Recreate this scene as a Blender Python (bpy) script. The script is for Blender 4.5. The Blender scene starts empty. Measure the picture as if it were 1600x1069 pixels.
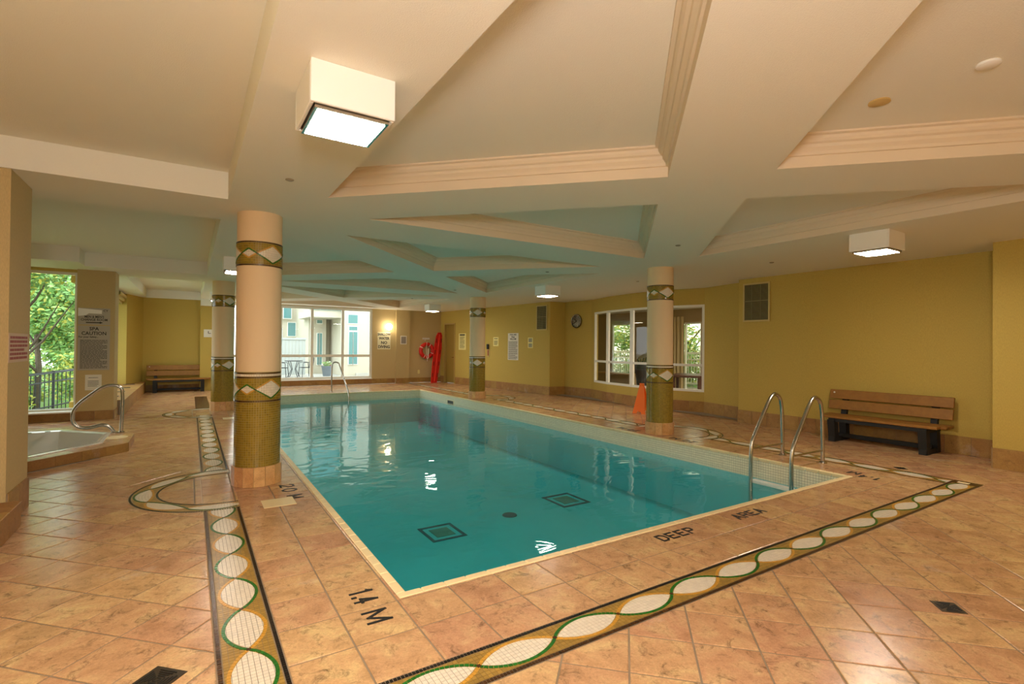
import bpy, math, random
from mathutils import Vector, Matrix
from mathutils.geometry import tessellate_polygon
random.seed(7)
S = bpy.context.scene
COL = S.collection
PI = math.pi

# ------------------------------------------------------------------ camera, world, exposure
CAM_H, FPX = 1.45, 792.01
ROLL, PITCH, YAW = math.radians(0.5416), math.radians(0.4847), math.radians(32.384)
cy_, sy_, cp_, sp_ = math.cos(YAW), math.sin(YAW), math.cos(PITCH), math.sin(PITCH)
FWD = Vector((sy_*cp_, cy_*cp_, sp_)); RGT = Vector((cy_, -sy_, 0)); UPV = RGT.cross(FWD)
RG2 = math.cos(ROLL)*RGT + math.sin(ROLL)*UPV; UP2 = -math.sin(ROLL)*RGT + math.cos(ROLL)*UPV
cd = bpy.data.cameras.new('camera'); cam = bpy.data.objects.new('camera', cd); COL.objects.link(cam)
cd.sensor_width = 36; cd.lens = FPX*36/1600; cd.clip_start = .05; cd.clip_end = 300
M3 = Matrix((RG2, UP2, -FWD)).transposed()
cam.matrix_world = Matrix.Translation((0, 0, CAM_H)) @ M3.to_4x4()
S.camera = cam

W = bpy.data.worlds.new('world'); S.world = W; W.use_nodes = True
bgn = W.node_tree.nodes['Background']
bgn.inputs[0].default_value = (.90, .97, 1.0, 1); bgn.inputs[1].default_value = 3.2
S.view_settings.view_transform = 'Standard'; S.view_settings.look = 'None'
S.view_settings.gamma = 1; S.view_settings.use_curve_mapping = False
S.view_settings.exposure = 0.62
try:
    S.cycles.use_denoising = True
    S.cycles.max_bounces = 10; S.cycles.diffuse_bounces = 6; S.cycles.glossy_bounces = 4
    S.cycles.transparent_max_bounces = 16; S.cycles.transmission_bounces = 6
    S.cycles.sample_clamp_indirect = 6; S.cycles.caustics_reflective = False; S.cycles.caustics_refractive = False
except Exception: pass
LAMP_E = 62.0          # emission of the ceiling lenses
LAMP_C = (1.0, .89, .75)

def area(name, loc, rot, sx, sy, power, color=(1, 1, 1), portal=False):
    l = bpy.data.lights.new(name, 'AREA'); l.shape = 'RECTANGLE'; l.size = sx; l.size_y = sy
    l.energy = power; l.color = color
    if portal: l.cycles.is_portal = True
    o = bpy.data.objects.new(name, l); COL.objects.link(o); o.location = loc; o.rotation_euler = rot
    return o
# the photographer's flash, bounced: a soft source just above and behind the camera
fl = bpy.data.lights.new('camera_flash', 'POINT'); fl.energy = 175; fl.color = (1, .93, .88); fl.shadow_soft_size = .25
flo = bpy.data.objects.new('camera_flash', fl); COL.objects.link(flo); flo.location = (-.15, -.35, 1.95)
area('window_portal_far', (3.4, 18.95, 1.5), (-PI/2, 0, 0), 4.8, 2.7, 1, portal=True)
area('window_portal_left', (-3.4, 12.45, 1.45), (-PI/2, 0, 0), 3.3, 2.6, 1, portal=True)

# ------------------------------------------------------------------ materials
MATS = {}
def lin(c):
    return tuple(((v/255)/12.92 if v/255 <= .04045 else ((v/255+.055)/1.055)**2.4) for v in c)
def mat(name, col, rough=.6, metal=0, bump=0, bscale=60, var=0, vscale=4, spec=.5, emit=None, es=0, rnd=0, coat=0):
    """principled material; var = brightness mottling by noise, rnd = brightness variation per face attribute"""
    if name in MATS: return MATS[name]
    m = bpy.data.materials.new(name); m.use_nodes = True; MATS[name] = m
    nt = m.node_tree; b = nt.nodes['Principled BSDF']
    c = lin(col) if max(col) > 1.01 else col
    b.inputs['Base Color'].default_value = (*c, 1); b.inputs['Roughness'].default_value = rough
    b.inputs['Metallic'].default_value = metal; b.inputs['Specular IOR Level'].default_value = spec
    b.inputs['Coat Weight'].default_value = coat
    if emit:
        b.inputs['Emission Color'].default_value = (*emit, 1); b.inputs['Emission Strength'].default_value = es
    N = nt.nodes; L = nt.links
    if var or rnd:
        hsv = N.new('ShaderNodeHueSaturation'); hsv.inputs['Color'].default_value = (*c, 1)
        v = None
        if var:
            g = N.new('ShaderNodeNewGeometry'); n = N.new('ShaderNodeTexNoise'); n.inputs['Scale'].default_value = vscale
            n.inputs['Detail'].default_value = 5
            L.new(g.outputs['Position'], n.inputs['Vector'])
            mr = N.new('ShaderNodeMapRange'); mr.inputs[1].default_value = .3; mr.inputs[2].default_value = .7
            mr.inputs[3].default_value = 1-var; mr.inputs[4].default_value = 1+var
            L.new(n.outputs['Fac'], mr.inputs[0]); v = mr.outputs[0]
        if rnd:
            a = N.new('ShaderNodeAttribute'); a.attribute_name = 'rnd'
            mr2 = N.new('ShaderNodeMapRange'); mr2.inputs[3].default_value = 1-rnd; mr2.inputs[4].default_value = 1+rnd
            L.new(a.outputs['Fac'], mr2.inputs[0])
            if v is None: v = mr2.outputs[0]
            else:
                mm = N.new('ShaderNodeMath'); mm.operation = 'MULTIPLY'; L.new(v, mm.inputs[0]); L.new(mr2.outputs[0], mm.inputs[1]); v = mm.outputs[0]
        L.new(v, hsv.inputs['Value']); L.new(hsv.outputs[0], b.inputs['Base Color'])
    if bump:
        g = N.new('ShaderNodeNewGeometry'); n = N.new('ShaderNodeTexNoise'); n.inputs['Scale'].default_value = bscale
        n.inputs['Detail'].default_value = 3
        bp = N.new('ShaderNodeBump'); bp.inputs['Strength'].default_value = bump; bp.inputs['Distance'].default_value = .004
        L.new(g.outputs['Position'], n.inputs['Vector']); L.new(n.outputs['Fac'], bp.inputs['Height']); L.new(bp.outputs[0], b.inputs['Normal'])
    return m

def stone_tile(name, c1, c2, c3, c4, rough=(.22, .5), scale=1.0):
    m = bpy.data.materials.new(name); m.use_nodes = True; MATS[name] = m
    nt = m.node_tree; N = nt.nodes; L = nt.links; b = N['Principled BSDF']
    g = N.new('ShaderNodeNewGeometry'); oi = N.new('ShaderNodeObjectInfo'); at = N.new('ShaderNodeAttribute'); at.attribute_name = 'rnd'
    ad = N.new('ShaderNodeMath'); ad.operation = 'ADD'; L.new(oi.outputs['Random'], ad.inputs[0]); L.new(at.outputs['Fac'], ad.inputs[1])
    fr = N.new('ShaderNodeMath'); fr.operation = 'FRACT'; L.new(ad.outputs[0], fr.inputs[0])
    sc = N.new('ShaderNodeVectorMath'); sc.operation = 'SCALE'; sc.inputs[0].default_value = (17, 31, 9); L.new(fr.outputs[0], sc.inputs['Scale'])
    va = N.new('ShaderNodeVectorMath'); va.operation = 'ADD'; L.new(g.outputs['Position'], va.inputs[0]); L.new(sc.outputs[0], va.inputs[1])
    def noise(s, d, r=.6):
        n = N.new('ShaderNodeTexNoise'); n.inputs['Scale'].default_value = s*scale; n.inputs['Detail'].default_value = d
        n.inputs['Roughness'].default_value = r; n.inputs['Distortion'].default_value = .6; L.new(va.outputs[0], n.inputs['Vector']); return n
    n1 = noise(5.5, 6); n2 = noise(11, 9, .78); n3 = noise(80, 4, .75)
    r1 = N.new('ShaderNodeValToRGB'); e = r1.color_ramp.elements
    e[0].position = .30; e[0].color = (*lin(c1), 1); e[1].position = .70; e[1].color = (*lin(c2), 1)
    x = e.new(.5); x.color = (*lin(c3), 1); L.new(n1.outputs['Fac'], r1.inputs[0])
    r2 = N.new('ShaderNodeMapRange'); r2.inputs[1].default_value = .53; r2.inputs[2].default_value = .70; r2.inputs[3].default_value = 0; r2.inputs[4].default_value = .85
    L.new(n2.outputs['Fac'], r2.inputs[0])
    mx = N.new('ShaderNodeMix'); mx.data_type = 'RGBA'; L.new(r2.outputs[0], mx.inputs[0]); L.new(r1.outputs[0], mx.inputs[6]); mx.inputs[7].default_value = (*lin(c4), 1)
    hs = N.new('ShaderNodeHueSaturation'); L.new(mx.outputs[2], hs.inputs['Color'])
    mr = N.new('ShaderNodeMapRange'); mr.inputs[3].default_value = .93; mr.inputs[4].default_value = 1.07; L.new(fr.outputs[0], mr.inputs[0])
    m3 = N.new('ShaderNodeMapRange'); m3.inputs[1].default_value = .3; m3.inputs[2].default_value = .7; m3.inputs[3].default_value = .80; m3.inputs[4].default_value = 1.14; L.new(n3.outputs['Fac'], m3.inputs[0])
    mu = N.new('ShaderNodeMath'); mu.operation = 'MULTIPLY'; L.new(mr.outputs[0], mu.inputs[0]); L.new(m3.outputs[0], mu.inputs[1]); L.new(mu.outputs[0], hs.inputs['Value'])
    mr4 = N.new('ShaderNodeMapRange'); mr4.inputs[3].default_value = .488; mr4.inputs[4].default_value = .508; L.new(fr.outputs[0], mr4.inputs[0]); L.new(mr4.outputs[0], hs.inputs['Hue'])
    L.new(hs.outputs[0], b.inputs['Base Color'])
    st = N.new('ShaderNodeTexNoise'); st.inputs['Scale'].default_value = 1.7; st.inputs['Detail'].default_value = 5; st.inputs['Roughness'].default_value = .65; L.new(g.outputs['Position'], st.inputs['Vector'])
    sm = N.new('ShaderNodeMapRange'); sm.inputs[1].default_value = .62; sm.inputs[2].default_value = .80; sm.inputs[3].default_value = 0; sm.inputs[4].default_value = .55; L.new(st.outputs['Fac'], sm.inputs[0])
    ms = N.new('ShaderNodeMix'); ms.data_type = 'RGBA'; L.new(sm.outputs[0], ms.inputs[0]); L.new(hs.outputs[0], ms.inputs[6]); ms.inputs[7].default_value = (*lin((214, 204, 196)), 1); L.new(ms.outputs[2], b.inputs['Base Color'])
    rr = N.new('ShaderNodeMapRange'); rr.inputs[3].default_value = rough[0]; rr.inputs[4].default_value = rough[1]; L.new(n2.outputs['Fac'], rr.inputs[0]); L.new(rr.outputs[0], b.inputs['Roughness'])
    bp = N.new('ShaderNodeBump'); bp.inputs['Strength'].default_value = .28; bp.inputs['Distance'].default_value = .003
    L.new(n2.outputs['Fac'], bp.inputs['Height']); L.new(bp.outputs[0], b.inputs['Normal'])
    return m
M_TILE = stone_tile('deck_tile_stone', (180, 138, 98), (214, 180, 130), (202, 158, 116), (84, 64, 44), rough=(.09, .32))
M_BASE = stone_tile('skirting_tile_stone', (152, 112, 58), (174, 136, 74), (162, 122, 64), (112, 84, 46), rough=(.4, .65), scale=.8)
M_CBASE = stone_tile('column_tile_stone', (200, 150, 88), (226, 184, 128), (214, 166, 112), (170, 118, 66), rough=(.3, .5))
M_GROUT = mat('deck_grout', (142, 122, 98), .85, var=.12, vscale=9)
M_MGROUT = mat('mosaic_grout', (176, 160, 128), .8)
M_CGROUT = mat('column_mosaic_grout', (176, 156, 96), .8)

def wall_mat(nm='yellow_wall_covering', colr=(190, 165, 80)):
    m = bpy.data.materials.new(nm); m.use_nodes = True; MATS['wall'] = m
    nt = m.node_tree; N = nt.nodes; L = nt.links; b = N['Principled BSDF']; b.inputs['Roughness'].default_value = .75
    g = N.new('ShaderNodeNewGeometry'); mp = N.new('ShaderNodeMapping'); mp.inputs['Scale'].default_value = (220, 220, 40)
    L.new(g.outputs['Position'], mp.inputs['Vector'])
    n = N.new('ShaderNodeTexNoise'); n.inputs['Scale'].default_value = 1; n.inputs['Detail'].default_value = 2; L.new(mp.outputs[0], n.inputs['Vector'])
    mr = N.new('ShaderNodeMapRange'); mr.inputs[1].default_value = .3; mr.inputs[2].default_value = .7; mr.inputs[3].default_value = .9; mr.inputs[4].default_value = 1.08
    L.new(n.outputs['Fac'], mr.inputs[0])
    hs = N.new('ShaderNodeHueSaturation'); hs.inputs['Color'].default_value = (*lin(colr), 1); L.new(mr.outputs[0], hs.inputs['Value']); L.new(hs.outputs[0], b.inputs['Base Color'])
    bp = N.new('ShaderNodeBump'); bp.inputs['Strength'].default_value = .25; bp.inputs['Distance'].default_value = .002; L.new(n.outputs['Fac'], bp.inputs['Height']); L.new(bp.outputs[0], b.inputs['Normal'])
    return m
M_WALL = wall_mat(); M_WALL2 = wall_mat('beige_wall_covering', (194, 172, 122))
M_CEIL = mat('ceiling_stipple', (234, 232, 220), .9, bump=.5, bscale=160)
M_MOULD = mat('moulding_paint', (222, 208, 184), .7)
M_PLASTER = mat('column_plaster', (232, 204, 164), .8, bump=.3, bscale=140)
M_WHITE = mat('white_enamel', (240, 238, 232), .4)
M_FRAME = mat('white_window_frame', (232, 232, 224), .45)
M_STEEL = mat('stainless_steel', (188, 182, 172), .22, metal=1)
M_DARK = mat('dark_metal', (38, 40, 44), .45)
M_WOOD = mat('bench_wood', (146, 100, 38), .55, var=.14, vscale=14)
M_CREAM = mat('cream_pool_tile', (248, 238, 210), .25, rnd=.04)
M_COPING = mat('cream_coping', (240, 218, 170), .35, var=.04)
M_PGROUT = mat('pool_tile_grout', (150, 134, 100), .8)
M_BASIN = mat('pool_basin_paint', (66, 200, 212), .7, var=.04, vscale=2)
M_BMARK = mat('pool_mark_tile', (20, 74, 92), .5)
M_BMARK2 = mat('pool_mark_green', (70, 132, 122), .5)
M_TW = mat('tessera_white', (226, 214, 196), .28, rnd=.05)
M_TGREEN = mat('tessera_green', (34, 104, 34), .25, rnd=.15)
M_TGOLD = mat('tessera_gold', (200, 146, 52), .28, rnd=.08)
M_TOLIVE = mat('tessera_olive', (158, 124, 58), .28, rnd=.16)
M_TBLACK = mat('tessera_black', (34, 26, 24), .22, rnd=.3)
M_TBROWN = mat('tessera_brown', (72, 44, 20), .25, rnd=.3)
M_COLIV = mat('column_tessera_olive', (146, 120, 38), .16, rnd=.16)
M_RED = mat('red_vinyl', (214, 32, 26), .4)
M_ORANGE = mat('orange_plastic', (240, 112, 16), .45)
M_PAPER = mat('paper_white', (226, 222, 208), .7)
M_PAPERY = mat('paper_yellow', (238, 226, 150), .7)
M_INK = mat('black_ink', (24, 22, 22), .6)
M_REDINK = mat('red_ink', (150, 52, 48), .6)
M_BLACKR = mat('black_rubber', (22, 22, 22), .6)
M_LENS = mat('lamp_lens', (255, 250, 240), .5, emit=LAMP_C, es=LAMP_E)
M_GLOBE = mat('globe_glass', (255, 250, 240), .5, emit=(1, .85, .62), es=14)
M_ACRYL = mat('spa_acrylic', (236, 234, 226), .15, coat=.5)
M_CONC = mat('patio_concrete', (184, 182, 174), .9, var=.05)
M_STUCCO = mat('cream_stucco', (196, 190, 172), .9, var=.03)
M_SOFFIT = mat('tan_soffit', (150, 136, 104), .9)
M_TEALG = mat('teal_window_glass', (96, 142, 144), .1, spec=.8)
M_LWALL = mat('lounge_wall_paint', (168, 148, 112), .8)
M_LFLOOR = mat('lounge_carpet', (150, 136, 118), .9)
M_BROWNW = mat('dark_brown_wood', (64, 34, 24), .4)
M_GRASS = mat('lawn_grass', (96, 128, 48), .95, var=.25, vscale=6)
M_LEAF1 = mat('leaf_green', (112, 158, 84), .6, rnd=.3)
M_LEAF2 = mat('leaf_yellow', (190, 190, 84), .6, rnd=.25)
M_LEAF3 = mat('leaf_light_green', (146, 184, 104), .6, rnd=.25)
M_BARK = mat('tree_bark', (92, 80, 66), .9, var=.2, vscale=20)
M_DOOR = mat('olive_door_paint', (150, 124, 52), .5)
M_VENT = mat('vent_slats', (132, 124, 84), .5)
M_SPK = mat('speaker_grille', (206, 176, 112), .6)

def shader_mix(name, ior, bump=0, bscale=3, vol=None, tint=(1, 1, 1), stretch=(1, 1, 1), extra=0):
    m = bpy.data.materials.new(name); m.use_nodes = True; nt = m.node_tree; N = nt.nodes; L = nt.links
    N.remove(N['Principled BSDF']); out = N['Material Output']
    tr = N.new('ShaderNodeBsdfTransparent'); tr.inputs[0].default_value = (*tint, 1)
    gl = N.new('ShaderNodeBsdfGlossy'); gl.inputs['Roughness'].default_value = .0
    fr = N.new('ShaderNodeFresnel'); fr.inputs['IOR'].default_value = ior
    mx = N.new('ShaderNodeMixShader'); L.new(tr.outputs[0], mx.inputs[1]); L.new(gl.outputs[0], mx.inputs[2])
    # no refraction is traced, so light leaving through the back of a face must not meet total internal reflection
    gb = N.new('ShaderNodeNewGeometry'); iv = N.new('ShaderNodeMath'); iv.operation = 'SUBTRACT'; iv.inputs[0].default_value = 1
    L.new(gb.outputs['Backfacing'], iv.inputs[1]); mu = N.new('ShaderNodeMath'); mu.operation = 'MULTIPLY'
    L.new(fr.outputs[0], mu.inputs[0]); L.new(iv.outputs[0], mu.inputs[1]); L.new(mu.outputs[0], mx.inputs[0])
    L.new(mx.outputs[0], out.inputs['Surface'])
    if bump:
        g = N.new('ShaderNodeNewGeometry'); mp = N.new('ShaderNodeMapping'); mp.inputs['Scale'].default_value = stretch; L.new(g.outputs['Position'], mp.inputs['Vector'])
        n = N.new('ShaderNodeTexNoise'); n.inputs['Scale'].default_value = bscale; n.inputs['Detail'].default_value = 2; n.inputs['Distortion'].default_value = .8
        L.new(mp.outputs[0], n.inputs['Vector'])
        bp = N.new('ShaderNodeBump'); bp.inputs['Strength'].default_value = bump; bp.inputs['Distance'].default_value = .02
        L.new(n.outputs['Fac'], bp.inputs['Height']); L.new(bp.outputs[0], gl.inputs['Normal']); L.new(bp.outputs[0], fr.inputs['Normal'])
    if vol:
        va = N.new('ShaderNodeVolumeAbsorption'); va.inputs['Color'].default_value = (*vol[0], 1); va.inputs['Density'].default_value = vol[1]
        L.new(va.outputs[0], out.inputs['Volume'])
    return m
M_WATER = shader_mix('pool_water', 1.33, bump=.38, bscale=1.7, vol=((.05, .80, .82), .26), stretch=(1, 1.6, 1))
M_SPAW = shader_mix('spa_water', 1.33, bump=.2, bscale=4, vol=((.7, .9, .9), .15))
M_GLASS = shader_mix('window_glass', 1.5, tint=(.96, .98, .97))
M_DIMG = shader_mix('view_dimming_glass', 1.5, tint=(.66, .64, .52))  # dimmer daylight put into the glass colour, darkens greenery beyond the lounge

# ------------------------------------------------------------------ mesh builder and helpers
class MB:
    def __init__(s): s.v = []; s.f = []; s.m = []; s.r = []
    def face(s, pts, m=0, r=None):
        i = len(s.v); s.v += [tuple(p) for p in pts]; s.f.append(tuple(range(i, i+len(pts)))); s.m.append(m); s.r.append(random.random() if r is None else r)
    def box(s, x0, x1, y0, y1, z0, z1, m=0, T=None):
        P = [(x0, y0, z0), (x1, y0, z0), (x1, y1, z0), (x0, y1, z0), (x0, y0, z1), (x1, y0, z1), (x1, y1, z1), (x0, y1, z1)]
        if T: P = [T(p) for p in P]
        i = len(s.v); s.v += [tuple(p) for p in P]; r = random.random()
        for q in ((0, 3, 2, 1), (4, 5, 6, 7), (0, 1, 5, 4), (1, 2, 6, 5), (2, 3, 7, 6), (3, 0, 4, 7)):
            s.f.append(tuple(i+k for k in q)); s.m.append(m); s.r.append(r)
    def bbox(s, x0, x1, y0, y1, z0, z1, b=.01, m=0, T=None):
        """box with chamfered edges"""
        P = []
        for sx, sy, sz in [(a, c, d) for a in (0, 1) for c in (0, 1) for d in (0, 1)]:
            X = (x0, x1)[sx]; Y = (y0, y1)[sy]; Z = (z0, z1)[sz]; dx = b*(1-2*sx); dy = b*(1-2*sy); dz = b*(1-2*sz)
            P += [(X, Y+dy, Z+dz), (X+dx, Y, Z+dz), (X+dx, Y+dy, Z)]
        if T: P = [T(p) for p in P]
        i = len(s.v); s.v += [tuple(p) for p in P]; r = random.random()
        c = lambda sx, sy, sz, k: i+(sx*4+sy*2+sz)*3+k
        F = [(c(0,0,0,0), c(0,0,1,0), c(0,1,1,0), c(0,1,0,0)), (c(1,0,0,0), c(1,1,0,0), c(1,1,1,0), c(1,0,1,0)),
             (c(0,0,0,1), c(1,0,0,1), c(1,0,1,1), c(0,0,1,1)), (c(0,1,0,1), c(0,1,1,1), c(1,1,1,1), c(1,1,0,1)),
             (c(0,0,0,2), c(0,1,0,2), c(1,1,0,2), c(1,0,0,2)), (c(0,0,1,2), c(1,0,1,2), c(1,1,1,2), c(0,1,1,2))]
        for a in (0, 1):
            for d in (0, 1):
                F += [(c(0,a,d,1), c(1,a,d,1), c(1,a,d,2), c(0,a,d,2)), (c(a,0,d,0), c(a,1,d,0), c(a,1,d,2), c(a,0,d,2)), (c(a,d,0,0), c(a,d,1,0), c(a,d,1,1), c(a,d,0,1))]
        for a in (0, 1):
            for d in (0, 1):
                for e in (0, 1): F.append((c(a,d,e,0), c(a,d,e,1), c(a,d,e,2)))
        for q in F: s.f.append(q); s.m.append(m); s.r.append(r)
    def prism(s, poly, z0, z1, m=0, cap0=True, cap1=True, mside=None):
        n = len(poly); i = len(s.v); s.v += [(p[0], p[1], z0) for p in poly]+[(p[0], p[1], z1) for p in poly]; r = random.random()
        for k in range(n):
            j = (k+1) % n; s.f.append((i+k, i+j, i+n+j, i+n+k)); s.m.append(m if mside is None else mside); s.r.append(r)
        if cap1: s.f.append(tuple(i+n+k for k in range(n))); s.m.append(m); s.r.append(r)
        if cap0: s.f.append(tuple(i+n-1-k for k in range(n))); s.m.append(m); s.r.append(r)
    def tube(s, path, rad, seg=12, m=0, closed=False):
        P = [Vector(p) for p in path]; n = len(P); R = rad if isinstance(rad, (list, tuple)) else [rad]*n
        up = Vector((0, 0, 1)); prev = None; base = len(s.v)
        for i, p in enumerate(P):
            a = P[(i-1) % n] if (closed or i > 0) else p; b = P[(i+1) % n] if (closed or i < n-1) else p
            t = (b-a).normalized()
            if prev is None:
                prev = t.orthogonal().normalized()
            nrm = (prev-t*prev.dot(t)).normalized(); prev = nrm; bi = t.cross(nrm)
            for k in range(seg):
                an = 2*PI*k/seg; s.v.append(tuple(p+R[i]*(math.cos(an)*nrm+math.sin(an)*bi)))
        for i in range(n if closed else n-1):
            for k in range(seg):
                a = base+i*seg+k; b = base+i*seg+(k+1) % seg; j = (i+1) % n; c = base+j*seg+(k+1) % seg; d = base+j*seg+k
                s.f.append((a, b, c, d)); s.m.append(m); s.r.append(.5)
        if not closed:
            s.f.append(tuple(base+seg-1-k for k in range(seg))); s.m.append(m); s.r.append(.5)
            s.f.append(tuple(base+(n-1)*seg+k for k in range(seg))); s.m.append(m); s.r.append(.5)
    def lathe(s, prof, seg=32, m=0, c=(0, 0, 0), ax='z', mf=None):
        base = len(s.v)
        for (r, z) in prof:
            for k in range(seg):
                a = 2*PI*k/seg; x, y = r*math.cos(a), r*math.sin(a)
                p = (x, y, z) if ax == 'z' else (x, z, y)
                s.v.append((p[0]+c[0], p[1]+c[1], p[2]+c[2]))
        for i in range(len(prof)-1):
            for k in range(seg):
                a = base+i*seg+k; b = base+i*seg+(k+1) % seg; s.f.append((a, b, b+seg, a+seg)); s.m.append(mf(i) if mf else m); s.r.append(.5)
        if prof[0][0] > 1e-6: s.f.append(tuple(base+seg-1-k for k in range(seg))); s.m.append(mf(0) if mf else m); s.r.append(.5)
        if prof[-1][0] > 1e-6: s.f.append(tuple(base+(len(prof)-1)*seg+k for k in range(seg))); s.m.append(mf(len(prof)-2) if mf else m); s.r.append(.5)
    def mesh(s, name, mats, smooth=False):
        me = bpy.data.meshes.new(name); me.from_pydata(s.v, [], s.f)
        for x in (mats if isinstance(mats, (list, tuple)) else [mats]): me.materials.append(x)
        me.polygons.foreach_set('material_index', s.m)
        at = me.attributes.new('rnd', 'FLOAT', 'FACE'); at.data.foreach_set('value', s.r)
        if smooth:
            me.polygons.foreach_set('use_smooth', [True]*len(s.f)); me.update()
            try: me.set_sharp_from_angle(angle=math.radians(40))
            except Exception: pass
        me.update(); return me
    def build(s, name, mats, parent=None, smooth=False, loc=None, **k):
        o = bpy.data.objects.new(name, s.mesh(name, mats, smooth)); COL.objects.link(o)
        if parent: o.parent = parent
        if loc: o.location = loc
        for a, b in k.items(): o[a] = b
        return o
def thing(name, label, cat, loc=(0, 0, 0), rz=0, group=None):
    o = bpy.data.objects.new(name, None); COL.objects.link(o); o.location = loc; o.rotation_euler = (0, 0, rz); o.empty_display_size = .1
    o['label'] = label; o['category'] = cat
    if group: o['group'] = group
    return o
def tag(o, label, cat, group=None):
    o['label'] = label; o['category'] = cat
    if group: o['group'] = group
    return o
def struct(o): o['kind'] = 'structure'; return o
def copy_tree(o, parent=None):
    c = o.copy(); COL.objects.link(c); c.parent = parent
    for ch in o.children: copy_tree(ch, c)
    return c
def bez(a, b, c, n=6):
    a, b, c = Vector(a), Vector(b), Vector(c); return [tuple((1-t)**2*a+2*t*(1-t)*b+t*t*c) for t in [i/n for i in range(n+1)]]
def fillet(pts, r, n=6):
    out = [pts[0]]
    for i in range(1, len(pts)-1):
        a, b, c = Vector(pts[i-1]), Vector(pts[i]), Vector(pts[i+1])
        d1 = (a-b); d2 = (c-b); q = min(r, d1.length*.45, d2.length*.45)
        out += bez(b+d1.normalized()*q, b, b+d2.normalized()*q, n)
    out.append(pts[-1]); return out
def clip_half(poly, n, d):
    """keep side where n.p <= d"""
    out = []
    for i in range(len(poly)):
        a, b = poly[i], poly[(i+1) % len(poly)]; da = n[0]*a[0]+n[1]*a[1]-d; db = n[0]*b[0]+n[1]*b[1]-d
        if da <= 0: out.append(a)
        if (da < 0 < db) or (db < 0 < da):
            t = da/(da-db); out.append((a[0]+t*(b[0]-a[0]), a[1]+t*(b[1]-a[1])))
    return out
def clip_poly(poly, conv):
    """conv is counter-clockwise convex"""
    for i in range(len(conv)):
        if len(poly) < 3: return []
        a, b = conv[i], conv[(i+1) % len(conv)]; n = (b[1]-a[1], -(b[0]-a[0])); poly = clip_half(poly, n, n[0]*a[0]+n[1]*a[1])
    return poly
def rect(x0, x1, y0, y1): return [(x0, y0), (x1, y0), (x1, y1), (x0, y1)]
def area2(p): return sum(p[i][0]*p[(i+1) % len(p)][1]-p[(i+1) % len(p)][0]*p[i][1] for i in range(len(p)))/2
def clean(p, e=1e-4):
    q = []
    for a in p:
        if not q or math.hypot(a[0]-q[-1][0], a[1]-q[-1][1]) > e: q.append(a)
    if len(q) > 1 and math.hypot(q[0][0]-q[-1][0], q[0][1]-q[-1][1]) < e: q.pop()
    return q
def inset(poly, g):
    """inset of a convex ccw polygon by clipping with its own shifted edges"""
    out = poly
    for i in range(len(poly)):
        a, b = poly[i], poly[(i+1) % len(poly)]; L = math.hypot(b[0]-a[0], b[1]-a[1])
        if L < 1e-7: continue
        n = ((b[1]-a[1])/L, -(b[0]-a[0])/L); out = clip_half(out, n, n[0]*a[0]+n[1]*a[1]-g)
        if len(out) < 3: return []
    return clean(out)
def offset_loop(poly, g):
    """mitred inward offset of ccw polygon, same vertex count"""
    n = len(poly); out = []
    for i in range(n):
        a, b, c = Vector(poly[i-1]), Vector(poly[i]), Vector(poly[(i+1) % n])
        d1 = (b-a).normalized(); d2 = (c-b).normalized(); n1 = Vector((-d1.y, d1.x)); n2 = Vector((-d2.y, d2.x))
        m = (n1+n2); m = m/(m.dot(n1)); out.append((b.x+m.x*g, b.y+m.y*g))
    return out
TXT = {}
def text(body, size, parent, mat_, loc, rot=(PI/2, 0, 0), name='lettering', align='CENTER', sx=1, bold=.0, ext=.0006):
    cu = bpy.data.curves.new(name, 'FONT'); cu.body = body; cu.size = size; cu.align_x = align; cu.align_y = 'CENTER'; cu.extrude = ext; cu.offset = bold; cu.resolution_u = 2
    t = bpy.data.objects.new('tmp', cu); COL.objects.link(t); bpy.context.view_layer.update()
    me = bpy.data.meshes.new_from_object(t.evaluated_get(bpy.context.evaluated_depsgraph_get())); bpy.data.objects.remove(t)
    me.name = name; me.materials.clear(); me.materials.append(mat_)
    o = bpy.data.objects.new(name, me); COL.objects.link(o); o.parent = parent; o.location = loc; o.rotation_euler = rot; o.scale = (sx, 1, 1)
    return o

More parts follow.
